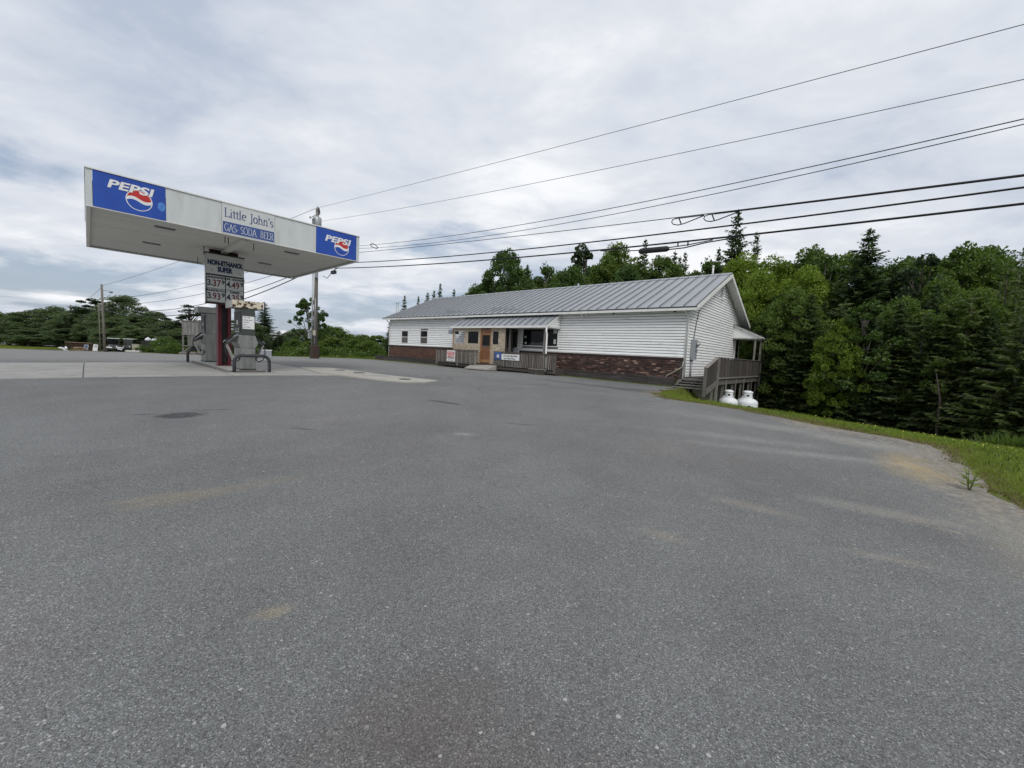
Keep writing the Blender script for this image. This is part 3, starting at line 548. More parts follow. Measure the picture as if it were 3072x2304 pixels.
def cola(parent, x0, x1, cx, cz, r, tz, extra=False):
    y = -.0135
    t1 = text('lettering', 'PEPSI', 'white_paint', parent, (x0+x1)/2, y-.006, tz, .285, .009, .18, 1.0)
    w = t1.dimensions.x; k = (x1-x0)/max(w, .01); xm = (x0+x1)/2
    for v in t1.data.vertices: v.co.x = xm+(v.co.x-xm)*k
    R2 = r*.93; st = lambda a: (cx+R2*math.cos(a), cz+R2*math.sin(a)); n = 20
    ring = [(cx+r*math.cos(2*math.pi*i/40), cz+r*math.sin(2*math.pi*i/40)) for i in range(40)]
    disc_part('globe_ring', 'white_paint', parent, ring, y)
    wave = lambda u, o: cz+o*r+.17*r*math.sin(u*math.pi*.95)
    def band(o0, o1):
        top, bot = [], []
        for i in range(n+1):
            x = -.985+1.97*i/n; lim = R2*math.sqrt(max(0, 1-x*x)); zt = min(cz+lim, max(cz-lim, wave(-x, o1) if o1 is not None else cz+lim)); zb_ = max(cz-lim, min(cz+lim, wave(-x, o0) if o0 is not None else cz-lim)); top.append((cx+x*R2, zt)); bot.append((cx+x*R2, zb_))
        return top, bot
    for nm, mm, o0, o1, dy in (('globe_red', 'logo_red', .16, None, .0012), ('globe_white', 'white_paint', -.14, .16, .0018), ('globe_blue', 'sign_blue', None, -.14, .0012)):
        top, bot = band(o0, o1); mb = MB()
        for i in range(n):
            mb.add([(bot[i][0], y-dy, bot[i][1]), (bot[i+1][0], y-dy, bot[i+1][1]), (top[i+1][0], y-dy, top[i+1][1]), (top[i][0], y-dy, top[i][1])], [(0, 1, 2, 3)])
        mb.build(nm, mm, parent)
cola(logo_a, .36, 1.27, .985, 5.01, .265, 5.27); cola(logo_b, 5.81, 6.75, 6.43, 4.97, .265, 5.20)
disc_part('printed_swirl', 'sign_light_blue', logo_a, [(1.44+.09*math.cos(i*math.pi/8)*(1 if math.cos(i*math.pi/8) < 0 else .8), 4.98+.12*math.sin(i*math.pi/8)) for i in range(16)], -.0133)
box('blue_band', 'navy', lj, 2.83, 4.21, -.0165, -.0125, 4.66, 4.985)
roman('lettering', "Little John's", 'letter_blue', lj, 2.86, 4.18, -.0145, 5.12, .27, .115, .05)
roman('lettering', 'GAS- SODA  BEER', 'white_paint', lj, 2.86, 4.19, -.019, 4.71, .215, .075, .035)
# ------------------------------------------------------------------ pump island, guards
isl = empty('pump_island', (*cw(3.60, 3.85)[:2], ISL), TC, 'low concrete pump island with dark worn kerb under the canopy', 'kerb')
MB().bevel_box(-.56, .56, -3.25, 3.3, -.05, .10, .03).build('island_slab', 'kerb_concrete', isl)
MB().box(-.50, .50, -3.19, 3.24, .1005, .106).build('island_top', 'pump_grey', isl)
def guard(x, y, label):
    o = empty('pump_guard_rail', (*cw(x, y)[:2], g(*cw(x, y)[:2])), TC, label, 'guard rail', 'pump guard rails')
    pts = [(-.50, 0, -.05), (-.50, 0, .40)] + [(-.5+.2-.2*math.cos(a), 0, .40+.2*math.sin(a)) for a in np.linspace(.2, math.pi/2, 6)] + [(.5-.2+.2*math.sin(a), 0, .40+.2*math.cos(a)) for a in np.linspace(0, math.pi/2, 7)] + [(.5, 0, .4), (.5, 0, -.05)]
    MB().tube(pts, .052, 12).build('rail', 'guard_paint', o)
    for s in (-.5, .5): MB().lathe([(.085, -.01), (.085, .045), (.055, .05)], 12, (s, 0, 0)).build('foot', 'concrete', o)
guard(3.67, .30, 'black U shaped steel guard in front of the pump with the poster'); guard(3.46, 7.42, 'black U shaped steel guard beside the plain steel pump')
def pump(x, y, label, near):
    o = empty('fuel_pump', (*cw(x, y)[:2], ISL+.105), TC, label, 'fuel pump', 'fuel pumps on the island')
    ex = 'pump_green' if near else 'stainless'
    W, D = .215, .44
    box('plinth', 'pump_dark', o, -W-.02, W+.02, -D-.02, D+.02, 0, .05)
    MB().bevel_box(-W, W, -D, D, .05, .74, .015).build('lower_cabinet', 'stainless', o)
    MB().prism([(-W, .745), (W, .745), (W+.075, .93), (W-.01, 1.17), (-W+.01, 1.17), (-W-.075, .93)], 'y', -D+.004, D-.004).build('nozzle_deck', 'stainless', o)
    MB().bevel_box(-W+.012, W-.012, -D+.01, D-.01, 1.172, 2.06, .015).build('upper_cabinet', 'pump_dark', o)
    box('end_panel', ex, o, -W+.03, W-.02, -D-.004, -D+.008, 1.19, 2.04)
    if not near: box('end_panel', 'stainless', o, -W+.03, W-.03, -D-.016, -D-.002, .08, 1.18)
    v = MB().bevel_box(-.45, .45, -D-.02, D+.02, 2.06, 2.30, .01).build('valance', 'pump_grey', o)
    box('valance_face', 'peeling' if near else 'pump_grey', v, -.445, .445, -D-.026, -D-.0205, 2.065, 2.295)
    box('valance_trim', 'white_paint' if near else 'rust', v, .43, .452, -D-.034, -D-.027, 2.06, 2.30)
    for s in (-1, 1):
        d = box('display_panel', 'black_paint', o, s*(W-.012), s*(W+.006), -D+.06, D-.06, 1.25, 1.95) if s > 0 else box('display_panel', 'black_paint', o, -W-.006, -W+.012, -D+.06, D-.06, 1.25, 1.95)
        xx = s*(W+.0085)
        for k in range(3):
            yk = -.22+k*.2; box('readout', 'pump_grey', d, min(xx, xx-s*.004), max(xx, xx-s*.004), yk-.03, yk+.03, 1.33, 1.39); box('readout', 'price_white', d, min(xx, xx-s*.004), max(xx, xx-s*.004), yk-.05, yk+.05, 1.27, 1.30)
        box('readout', 'price_white', d, min(xx, xx-s*.004), max(xx, xx-s*.004), -.1, .02, 1.52, 1.66)
        # sloping nozzle boot and pale cover below it
        bt = MB().prism([(s*(W+.0), 1.15), (s*(W+.30), .92), (s*(W+.33), .84), (s*(W+.02), .98)], 'y', -.17, .13).build('nozzle_boot', 'pump_dark', o)
        MB().prism([(s*(W+.325), .845), (s*(W+.30), .84), (s*(W+.10), .36), (s*(W+.13), .34)], 'y', -.17, .13).build('boot_cover', 'pump_grey', o)
        nz = MB().bar((s*(W+.05), -.02, 1.22), (s*(W+.30), -.02, .98), .035, .05).build('nozzle', 'black_rubber', o)
        MB().tube([(s*(W+.30), -.02, .98), (s*(W+.36), -.02, .96), (s*(W+.40), -.02, .9)], .014, 6).build('spout', 'galvanised', nz)
        pts = [(s*(W+.31), -.02, .97), (s*(W+.36), -.1, .8), (s*(W+.35), -.2, .55), (s*(W+.26), -.28, .34), (s*(W+.12), -.33, .28), (s*(W+.03), -.38, .34), (s*(W+.01), -.4, .46)]
        MB().tube(pts, .017, 7).build('hose', 'black_rubber', o)
    if near:
        MB().box(-.09, .09, -D-.006, -D, .45, .57).build('access_plate', 'galvanised', o); MB().box(-.07, .07, -D-.009, -D-.0065, .475, .545).build('access_plate', 'pump_grey', o)
        lk = MB().lathe([(.02, 0), (.02, .01), (.01, .014)], 10, (-.1, 0, 0)).build('lock', 'galvanised', o); lk.rotation_euler = (math.pi/2, 0, 0); lk.location = (0, -D+.002, .86)
    return o
pump(3.645, 1.12, 'tall fuel pump with peeling rusty header and a white poster on its end', True)
pump(3.56, 6.42, 'tall fuel pump with plain stainless steel end panel beside the red column', False)
px_ = cw(3.645, 1.12); po = empty('poster', (*cw(3.655, 1.12-.447)[:2], ISL+.105+1.59), TC, 'small white notice with short lines of print stuck on the fuel pump end', 'poster')
MB().box(-.17, .17, -.003, .0, -.21, .21).build('sheet', 'white_paint', po)
for k, s in enumerate(('We will', 'pump your', 'gas for', 'you', 'Just Ask')): text('lettering', s, 'navy_ink', po, -.15, -.0045, .165-.078*k, .058, .001, align='LEFT', depth=.001)
# ------------------------------------------------------------------ price sign
ps = empty('price_sign', (*cw(3.455, 2.86)[:2], 0), TC, 'grey price board reading NON-ETHANOL SUPER with four fuel prices', 'sign')
MB().box(-.575, .575, 0, .22, 2.74, 4.44).build('cabinet', 'pump_grey', ps)
box('top_cap', 'black_paint', ps, -.6, .6, -.03, .24, 4.443, 4.475)
hd = box('header_panel', 'price_white', ps, -.57, .57, -.012, -.002, 3.735, 4.43)
box('divider', 'ink', ps, -.575, .575, -.02, -.002, 3.685, 3.73)
text('lettering', 'NON-ETHANOL', 'navy_ink', hd, 0, -.0145, 4.13, .235, .017, sx=.62); text('lettering', 'SUPER', 'navy_ink', hd, -.02, -.0145, 3.91, .235, .017, sx=.66)
for xx in (-.40, .44): text('lettering', '91', 'navy_ink', hd, xx, -.0145, 3.86, .07)
for i, (cx, zt, zb_, nm, big, pre) in enumerate(((-.29, 3.68, 3.225, 'UNLEADED', '37', '3'), (.285, 3.68, 3.225, 'SUPR. UNLEADED', '49', '4'), (-.29, 3.215, 2.765, 'UNLEADED PLUS', '93', '3'), (.285, 3.215, 2.765, 'DIESEL', '35', '4'))):
    p = box('price_panel', 'price_white', ps, cx-.275, cx+.275, -.012, -.002, zb_, zt)
    text('lettering', nm, 'ink', p, cx, -.0145, zt-.065, .095, .005, sx=.85 if len(nm) > 10 else 1.15)
    zc = (zt+zb_)/2-.04
    text('lettering', pre, 'ink', p, cx-.20, -.0145, zc, .30, .007, sx=.8); text('lettering', '.', 'ink', p, cx-.125, -.0145, zc+.0, .26, .008)
    text('lettering', big, 'price_red', p, cx+.02, -.0145, zc-.01, .33, .007, sx=.75); text('lettering', '9', 'ink', p, cx+.215, -.0145, zc+.05, .2, .007)
box('lower_rail', 'rust', ps, -.575, .575, -.02, .22, 2.68, 2.735)
for xx in (-.56, -.005, .56): box('divider', 'ink', ps, xx-.012, xx+.012, -.018, -.002, 2.74, 3.684)
box('divider', 'ink', ps, -.575, .575, -.0165, -.002, 3.212, 3.228)
for s in (-.2, .2): box('bracket', 'rust', ps, s-.03, s+.03, .222, .42, 3.3, 3.4)
# ------------------------------------------------------------------ store
BL, BW = 23.4, 9.1
SX = Vector((.7500, -.6614, 0)); SY = Vector((.6614, .7500, 0)); SO = Vector((7.405, 17.285, 0)) - SX*BL; SRZ = math.atan2(SX.y, SX.x)
def sw(x, y, z=0.): p = SO + SX*x + SY*y; return Vector((p.x, p.y, z))
def ste(name, x, y, z, label, cat, group=None): return empty(name, sw(x, y, z), SRZ, label, cat, group)
st = ste('store', 0, 0, 0, 'long low white vinyl sided store with grey metal roof and brick base', 'building')
SL = .437; RY = BW/2; OE, OG = .44, .45; ZE = 3.76; ZR = ZE + SL*(RY+OE)
core = MB().prism([(.03, .72), (BW-.03, .72), (BW-.03, 3.70), (RY, ZR-.17), (.03, 3.70)], 'x', .03, BL-.03).build('wall', 'lap_shade', st)
box('foundation', 'pale_concrete', st, .06, BL-.05, .0, BW-.06, -1.9, .718)
WIN = [(1.74, 2.58, 1.82, 2.72), (4.22, 5.06, 1.83, 2.73), (14.22, 16.66, 1.93, 2.87)]
CH = .127
def seg_minus(a, b, z0, z1):
    segs = [(a, b)]
    for (x0, x1, w0, w1) in WIN:
        if z1 > w0-.05 and z0 < w1+.05:
            segs = [s for (p, q) in segs for s in ((p, min(q, x0-.06)), (max(p, x1+.06), q)) if s[1]-s[0] > .02]
    return segs
z = 1.635
while z < 3.68:
    z1 = min(z+CH, 3.69)
    for a, b_ in ((.08, 9.2), (9.206, 16.9), (16.906, BL-.06)):
        for (p, q) in seg_minus(a, b_, z, z1):
            MB().prism([(.03, z+.012), (-.030, z+.012), (-.030, z+.022), (-.010, z1-.010), (.03, z1-.010)], 'x', p, q).build('siding_board', 'vinyl', core)
    z += CH
z = .74
def rake(zv): return max(0., (zv-3.60)/SL-.42)
while z < ZR-.25:
    z1 = z+CH; a0, a1 = max(.06, rake(z)), max(.06, rake(z1))
    if a1 < RY-.02:
        vs = []
        for xx, zz_ in ((BL-.03, z+.012), (BL+.030, z+.012), (BL+.010, z1-.010), (BL-.03, z1-.010)):
            aa = a0 if zz_ < z+.05 else a1; vs.append((xx, aa, zz_)); vs.append((xx, BW-aa, zz_))
        MB().add(vs, [(0, 1, 3, 2), (2, 3, 5, 4), (4, 5, 7, 6), (0, 2, 4, 6), (1, 7, 5, 3), (0, 6, 7, 1)]).build('siding_board', 'vinyl', core)
    z += CH
for b_ in ((BL-.055, BL+.03, -.03, .055, .70, 3.66), (-.03, .075, -.03, .06, 1.62, 3.66), (BL-.05, BL+.03, BW-.05, BW+.03, .2, 3.7)): box('corner_trim', 'trim', st, *b_)
# brick base
bw = box('brick_base', 'mortar', st, .02, BL-.07, -.075, .0, .72, 1.50)
bms = [MB().bevel_box(-.098, .098, -.022, .02, -.031, .031, .004).mesh('brick', q) for q in ('brick', 'brick', 'brick_brown', 'brick_brown', 'brick_brown', 'brick_pale')]; rest = MB(); nb = 0; rows = 9; rh = .086
for r_ in range(rows):
    zc = .755+r_*rh; off = .105*(r_ % 2)
    for k in range(112):
        x = .14+off+k*.209
        if x > BL-.19 or 9.4 < x < 13.7: continue
        if x > 16.6:
            o = link('brick', random.choice(bms), bw, (x, -.082-random.uniform(0, .006), zc)); o.rotation_euler = (0, random.uniform(-.01, .01), random.uniform(-.02, .02)); nb += 1
        else: rest.box(x-.098, x+.098, -.1, -.07, zc-.031, zc+.031)
tag(rest.build('bricks', 'bricks_mixed', bw), kind='stuff')
box('brick_cap', 'brick_dark', st, .0, BL-.06, -.125, -.002, 1.515, 1.60); box('sill_flashing', 'trim', st, .0, BL-.058, -.10, -.0, 1.603, 1.632)
# windows
for i, (x0, x1, z0, z1) in enumerate(WIN):
    w = box('window', 'glass_dark', st, x0, x1, -.004, .028, z0, z1)
    for b_ in ((x0-.055, x0, z0-.055, z1+.055), (x1, x1+.055, z0-.055, z1+.055), (x0+.002, x1-.002, z1+.002, z1+.055), (x0+.002, x1-.002, z0-.055, z0-.002)): box('frame', 'trim', w, b_[0], b_[1], -.04, .0, b_[2], b_[3])
    if i < 2:
        box('meeting_rail', 'trim', w, x0, x1, -.022, -.006, (z0+z1)/2-.02, (z0+z1)/2+.02); box('pane', 'blind', w, x0+.02, x1-.02, -.012, -.0055, z0+.02, (z0+z1)/2-.022); box('pane', 'glass_dark', w, x0+.02, x1-.02, -.012, -.0055, (z0+z1)/2+.022, z1-.02)
    else:
        box('mullion', 'black_paint', w, 16.02, 16.06, -.02, -.006, z0, z1)
        for (a, c_, e, f_) in ((16.36, 16.58, 2.62, 2.83), (16.40, 16.55, 2.05, 2.30), (14.33, 14.45, 2.35, 2.46), (14.36, 14.5, 2.0, 2.12)): box('notice', 'price_white', w, a, c_, -.0125, -.008, e, f_)
        for k in range(9):
            a = 14.7+k*.13; box('shelf_item', 'blind', w, a, a+.08, -.009, -.0055, 1.96, 2.05+.1*random.random())
# main roof
roof = MB().prism([(-OE, ZE-.10), (RY, ZR-.12), (BW+OE, ZE-.10), (BW+OE, ZE-.015), (RY, ZR-.015), (-OE, ZE-.015)], 'x', -OG, BL+OG).build('roof', 'trim', st)
PW = (BL+2*OG)/47; SLN = math.hypot(RY+OE, SL*(RY+OE)); an = math.atan(SL)
def pan_mesh(name, w, L, m, rib=.040): return MB().prism([(0, 0), (w-.03, 0), (w-.028, rib), (w-.002, rib), (w-.001, -.008), (0, -.008)], 'y', 0, L).mesh(name, m)
pm = pan_mesh('roof_panel', PW, SLN+.03, 'roof_metal')
for k in range(47):
    o = link('roof_panel', pm, roof, (-OG+k*PW, -OE-.02, ZE-.004)); o.rotation_euler = (an, 0, 0)
    o = link('roof_panel', pm, roof, (BL+OG-k*PW, BW+OE+.02, ZE-.004)); o.rotation_euler = (an, 0, math.pi)
cpm = MB().box(PW-.029, PW-.001, 0, SLN+.03, .0405, .052).mesh('seam_cap', 'roof_dark')
for k in range(47): o = link('seam_cap', cpm, roof, (-OG+k*PW, -OE-.02, ZE-.004)); o.rotation_euler = (an, 0, 0)
MB().prism([(RY-.16, ZR-.055), (RY, ZR+.055), (RY+.16, ZR-.055), (RY+.16, ZR-.04), (RY, ZR+.07), (RY-.16, ZR-.04)], 'x', -OG, BL+OG).build('ridge_cap', 'roof_metal', roof)
box('drip_edge', 'roof_dark', roof, -OG, BL+OG, -OE-.03, -OE+.0, ZE-.055, ZE-.008)
box('eave_fascia', 'trim', st, -OG, BL+OG, -OE-.022, -OE-.002, ZE-.17, ZE-.057)
MB().prism([(.0, 3.66), (-OE, ZE-.17), (-OE, ZE-.15), (.0, 3.68)], 'x', -OG+.01, BL+OG-.01).build('soffit', 'trim', st)
for s, y0, y1 in ((1, -OE, RY), (-1, BW+OE, RY)): MB().bar((BL+OG+.012, y0, ZE-.10), (BL+OG+.012, y1, ZR-.10), .02, .17, (0, -SL*s, 1)).build('rake_board', 'trim', st); MB().bar((-OG-.012, y0, ZE-.10), (-OG-.012, y1, ZR-.10), .02, .17, (0, -SL*s, 1)).build('rake_board', 'trim', st)
for x in (1.7, 6.2, 20.0, 22.9): MB().lathe([(.05, .05), (.06, .0), (.05, -.04), (.02, -.05)], 10, (x, -.25, 3.60)).build('eave_light', 'black_paint', st)
for x in (4.9, 18.4):
    f = MB().bar((x-.14, -.25, 3.56), (x+.14, -.25, 3.56), .03).build('flood_light', 'grey_box', st)
    for s in (-.1, .1): MB().tube([(x+s, -.25, 3.57), (x+s*1.3, -.33, 3.50)], [.03, .05], 8).build('lamp_head', 'trim', f)
# gable vent, meter, cable
gv = box('gable_vent', 'trim', st, BL+.026, BL+.05, 4.55-.20, 4.55+.20, 4.86, 5.42)
for k in range(9): MB().bar((BL+.058, 4.38, 4.90+k*.058), (BL+.058, 4.72, 4.90+k*.058), .012, .03).build('louvre', 'grey_box', gv)
MB().tube([(BL+.05, 4.6, 4.72), (BL+.16, 4.6, 4.68)], [.03, .06], 8).build('gable_lamp', 'trim', st)
mb_ = MB().bevel_box(BL+.03, BL+.2, .52, .88, 1.55, 2.44, .015).build('meter_box', 'grey_box', st)
MB().tube([(BL+.2, .74, 2.22), (BL+.30, .74, 2.22)], .085, 14).build('meter_glass', 'galvanised', mb_); MB().tube([(BL+.2, .70, 1.98), (BL+.27, .70, 1.98)], .06, 10).build('meter_dial', 'grey_box', mb_)
MB().tube([(BL+.08, .62, 1.55), (BL+.08, .62, .72)], .035, 8).build('conduit', 'grey_box', st)
MB().tube([(BL+.06, .72, 2.44), (BL+.05, .95, 3.2), (BL+.06, 1.35, 4.05)], .014, 6).build('service_cable', 'cable', st)
MB().tube([(BL-.02, -.10, 1.45), (BL-.05, -.16, 1.2), (BL-.35, -.2, .98), (BL-.62, -.24, .82), (BL-.70, -.3, .68)], .018, 6).build('hose', 'cream', st)
MB().tube([(BL-.02, -OE+.05, 3.6), (BL-.02, -.28, 3.52), (BL+.04, -.07, 3.32), (BL+.04, -.07, .74)], .036, 8).build('downspout', 'trim', st)
MB().tube([(.02, -OE+.05, 3.6), (.02, -.28, 3.52), (.0, -.07, 3.36), (.0, -.07, .6)], .036, 8).build('downspout', 'trim', st)
for x in (.35, .62): MB().tube([(x+.15, .3, 4.0), (x, .3, 4.2), (x, .3, 5.0)], .035, 8).build('vent_pipe', 'galvanised', st)
for x in (.35, .62): MB().lathe([(.05, 0), (.06, .02), (.05, .05)], 8, (x, .3, 5.0)).build('pipe_cap', 'galvanised', st)
MB().tube([(22.9, RY+.1, 5.8), (22.9, RY+.1, 6.40)], .045, 8).build('vent_stack', 'pipe_white', st); MB().lathe([(.06, 0), (.07, .04), (.04, .09)], 10, (22.9, RY+.1, 6.38)).build('stack_cap', 'pipe_white', st)
for x0, n_ in ((7.0, 4), (11.45, 5)):
    for k in range(n_+0):
        x = x0+k*PW*1.08
        def rz_(y): return ZE+SL*(y+OE)
        gd = MB().bar((x, .12, rz_(.12)), (x, .12, rz_(.12)+.2), .025).bar((x, .42, rz_(.42)+.02), (x, .12, rz_(.12)+.2), .02).build('snow_guard', 'galvanised', roof)
    for dz in (.09, .19): MB().tube([(x0-.05, .11, rz_(.11)+dz), (x0+(n_-1)*PW*1.08+.08, .11, rz_(.11)+dz)], .012, 6).build('snow_rail', 'galvanised', roof)
# porch awning
AX0, AX1, AD = 9.28, 16.82, 1.2
aw = MB().prism([(-.026, 3.50), (-.026, 3.645), (-AD, 2.955), (-AD, 2.83), (-AD+.05, 2.83)], 'x', AX0+.03, AX1-.03).build('awning', 'trim', st)
asl = math.atan2(3.645-2.955, AD-.03); AL = math.hypot(AD-.03, .69); n_ = 15; pw2 = (AX1-AX0)/n_
apm = pan_mesh('awning_panel', pw2, AL+.04, 'roof_metal')
for k in range(n_): o = link('awning_panel', apm, aw, (AX0+k*pw2, -AD-.03, 2.953)); o.rotation_euler = (asl, 0, 0)
acm = MB().box(pw2-.029, pw2-.001, 0, AL+.04, .0405, .052).mesh('seam_cap', 'roof_dark')
for k in range(n_): o = link('seam_cap', acm, aw, (AX0+k*pw2, -AD-.03, 2.953)); o.rotation_euler = (asl, 0, 0)
gt_ = box('gutter', 'trim', st, AX0-.12, AX1+.05, -AD-.12, -AD-.012, 2.83, 2.94)
z = 2.92
while z < 3.58:
    yb = -(3.63-z-.06)/.69*AD+.06
    if yb < -.06: MB().box(AX1-.028, AX1+.0, yb, -.03, z+.012, z+.10).build('siding_board', 'vinyl', aw)
    z += CH
MB().prism([(-.03, 2.9), (-.03, 3.60), (-AD+.02, 2.93), (-AD+.02, 2.9)], 'x', AX1-.06, AX1-.03).build('cheek', 'vinyl', aw)
MB().bar((AX1+.012, -AD-.02, 2.93), (AX1+.012, -.03, 3.62), .02, .09, (0, -.57, 1)).build('rake_board', 'trim', aw)
box('cheek_sill', 'trim', aw, AX1-.07, AX1+.02, -AD+.02, -.03, 2.86, 2.897)
box('porch_ceiling', 'trim', aw, AX0+.05, AX1-.08, -AD+.06, -.03, 2.84, 2.86)
# boarded vestibule
VY = -1.10
def osb(x0, x1, z0, z1): return box('osb_panel', 'osb', st, x0, x1, VY-.018, VY, z0, z1)
osb(9.26, 9.43, 1.5, 2.835); osb(9.433, 10.35, 2.64, 2.835); osb(9.433, 10.35, 1.5, 1.90); osb(10.353, 10.69, 1.5, 2.835); osb(10.693, 11.61, 2.63, 2.835); osb(10.693, 11.61, 1.5, 1.91); osb(11.613, 11.80, 1.5, 2.835); osb(9.26, 11.80, .74, 1.497)
osb(12.70, 12.84, .74, 2.835); osb(12.843, 13.29, 2.64, 2.835); osb(12.843, 13.29, .74, 1.89); osb(13.293, 13.82, .74, 2.835)
for x0, x1, z0, z1 in ((10.693, 11.61, 1.913, 2.627), (12.843, 13.29, 1.893, 2.637)): box('screen', 'glass_dark', st, x0, x1, VY+.004, VY+.012, z0, z1)
MB().box(10.45, 10.47, VY+.02, -.03, .74, 2.835).build('partition', 'osb', st)
pv = MB().add([(9.45, VY+.02, 1.92), (10.0, VY+.06, 1.95), (10.18, VY+.03, 2.25), (9.8, VY+.08, 2.36), (9.55, VY+.03, 2.12), (9.47, VY+.02, 2.6)], [(0, 1, 2, 3, 4), (0, 4, 5)]).build('torn_plastic', 'grey_box', st)
rw = box('end_wall', 'dark_wood', st, 13.795, 13.815, VY+.003, -.03, .74, 2.835)  # OSB end wall in a dark wood colour that paints its shade
box('screen', 'glass_dark', rw, 13.816, 13.822, -.95, -.62, 1.75, 2.66); box('screen', 'glass_dark', rw, 13.816, 13.822, -.45, -.15, 1.75, 2.66)
for (x0, x1) in ((9.255, 9.32), (11.805, 11.85), (12.655, 12.698)): box('stud', 'oak_light', st, x0, x1, VY-.03, VY-.019, .74, 2.835)
dr = box('door', 'oak_door', st, 11.855, 12.65, VY-.012, VY+.03, .76, 2.80)
box('glazing', 'glass_dark', dr, 11.985, 12.60, VY-.018, VY-.0125, 1.80, 2.42)
box('rail', 'oak_light', dr, 11.90, 12.62, VY-.026, VY-.0125, 2.43, 2.50)
box('rail', 'grey_wood', dr, 11.95, 12.62, VY-.026, VY-.0125, 1.72, 1.79)
for k in range(5): box('door_plank', 'oak_door' if k != 0 else 'oak_light', dr, 11.90, 12.62, VY-.022, VY-.0125, .80+.178*k+.01, .80+.178*(k+1))
for x in (11.86, 12.62): box('stile', 'oak_light', dr, x, x+.028, VY-.028, VY-.0125, .77, 2.79)
MB().tube([(12.6, VY-.02, 1.55), (12.6, VY-.07, 1.55), (12.52, VY-.07, 1.55)], .012, 6).build('handle', 'galvanised', dr)
vh = MB().prism([(-1.06, 2.50), (-.62, 2.50), (-.62, 3.0), (-.9, 2.98), (-1.06, 2.72)], 'x', 8.70, 9.24).build('vent_hood', 'grey_box', st)
pf = box('porch_floor', 'dark_wood', st, 7.95, 17.5, -1.24, -.13, .42, .735)
for (x, y, z0, z1) in ((14.0, -.9, .74, 2.84), (16.6, -1.08, .74, 2.84)): box('porch_post', 'grey_wood', st, x-.045, x+.045, y-.045, y+.045, z0, z1)
MB().tube([(16.83, -AD-.08, 2.83), (16.83, -AD-.08, 2.6), (16.87, -AD-.07, 2.5), (16.88, -AD-.07, .56), (16.86, -AD-.16, .48)], .045, 10).build('downspout', 'trim', st)
# ramp
rp = tag(bpy.data.objects.new('entry_ramp', MB().add([(11.2, -1.26, .60), (13.45, -1.26, .70), (13.45, -2.1, .47), (11.6, -2.1, .46), (11.2, -1.26, .40), (13.45, -1.26, .40), (13.45, -2.1, .40), (11.6, -2.1, .40)], [(0, 3, 2, 1), (0, 4, 7, 3), (3, 7, 6, 2), (2, 6, 5, 1), (4, 5, 6, 7), (0, 1, 5, 4)]).mesh('entry_ramp', 'pale_concrete')), 'pale board ramp up to the wooden store door', 'ramp'); col.objects.link(rp); rp.location = SO; rp.rotation_euler = (0, 0, SRZ)
# ------------------------------------------------------------------ porch railings
def railing(x0, x1, z0, z1, posts, label, gap=None):
    o = ste('porch_railing', (x0+x1)/2, -1.32, z0, label, 'railing', 'weathered porch railings'); c0 = (x0+x1)/2; H = z1-z0
    n_ = int((x1-x0)/.115); pm_ = MB().bevel_box(-.032, .032, -.03, -.006, .04, H-.03, .004).mesh('baluster', 'grey_wood')
    for k in range(n_):
        x = x0+.06+(x1-x0-.12)*k/(n_-1)-c0
        if gap and gap[0] < x+c0 < gap[1]: continue
        q = link('baluster', pm_, o, (x, 0, 0)); q.rotation_euler = (0, random.uniform(-.02, .02), 0); q.scale.z = random.uniform(.96, 1.01)
    box('top_rail', 'dark_wood', o, x0-c0-.03, x1-c0+.03, -.06, .06, H-.03, H+.01); box('bottom_rail', 'dark_wood', o, x0-c0, x1-c0, -.005, .04, .06, .15); box('mid_rail', 'grey_wood', o, x0-c0, x1-c0, -.005, .035, H-.13, H-.05)
    for p in posts: box('post', 'grey_wood', o, p-c0-.05, p-c0+.05, -.05, .055, -.12, H-.035)
    box('skirt_board', 'dark_wood', o, x0-c0-.02, x1-c0+.02, -.03, .05, -.14, -.02)
    return o
railing(7.92, 11.78, .60, 1.48, (7.95, 10.05, 11.7), 'grey picket porch railing carrying the red and white notice')
railing(13.22, 17.55, .62, 1.48, (13.27, 15.9, 17.5), 'grey picket porch railing carrying the pale banner')
sb = ste('timber_step', 16.6, -1.62, .40, 'dark weathered timber step box beside the white downspout', 'step')
MB().bevel_box(-.42, .42, -.16, .16, 0, .25, .02).build('step_box', 'dark_wood', sb); box('step_board', 'grey_wood', sb, -.44, .44, -.18, .17, .252, .285)
# signs on the railings
fs_ = ste('for_sale_sign', 9.42, -1.36, .72, 'white FOR SALE BY OWNER sign with red blocks hung on the porch railing', 'sign')
box('board', 'white_paint', fs_, -.40, .40, -.015, -.003, 0, .70)
for z0, z1, s in ((.44, .62, 'FOR SALE'), (.26, .42, 'BY OWNER')):
    p = box('red_block', 'logo_red', fs_, -.34, .34, -.0185, -.0155, z0, z1); text('lettering', s, 'white_paint', p, 0, -.0205, (z0+z1)/2, .15, .004, sx=.85)
p = box('grey_block', 'tarp_grey', fs_, -.34, .34, -.0185, -.0155, .17, .245); [box('printed_mark', 'ink', fs_, -.24+.07*k, -.195+.07*k, -.0175, -.0155, .05, .11) for k in range(7) if k != 3]
bn_ = ste('banner', 14.24, -1.37, 1.02, 'white banner reading Low Everyday Beer and Wine Prices with a blue end panel', 'banner')
bl = box('blue_panel', 'navy', bn_, -.93, -.395, -.012, -.002, .02, .43); wb = box('white_panel', 'white_paint', bn_, -.39, .93, -.012, -.002, .02, .345)
for a in range(6):
    t = a*math.pi/3; disc_part('flake', 'white_paint', bl, [(-.66+.1*math.cos(t)*k+.03*math.cos(t+1.57)*j, .21+.09*math.sin(t)*k+.03*math.sin(t+1.57)*j) for k, j in ((.25, 1), (1, 1), (1.25, 0), (1, -1), (.25, -1))], -.0135)
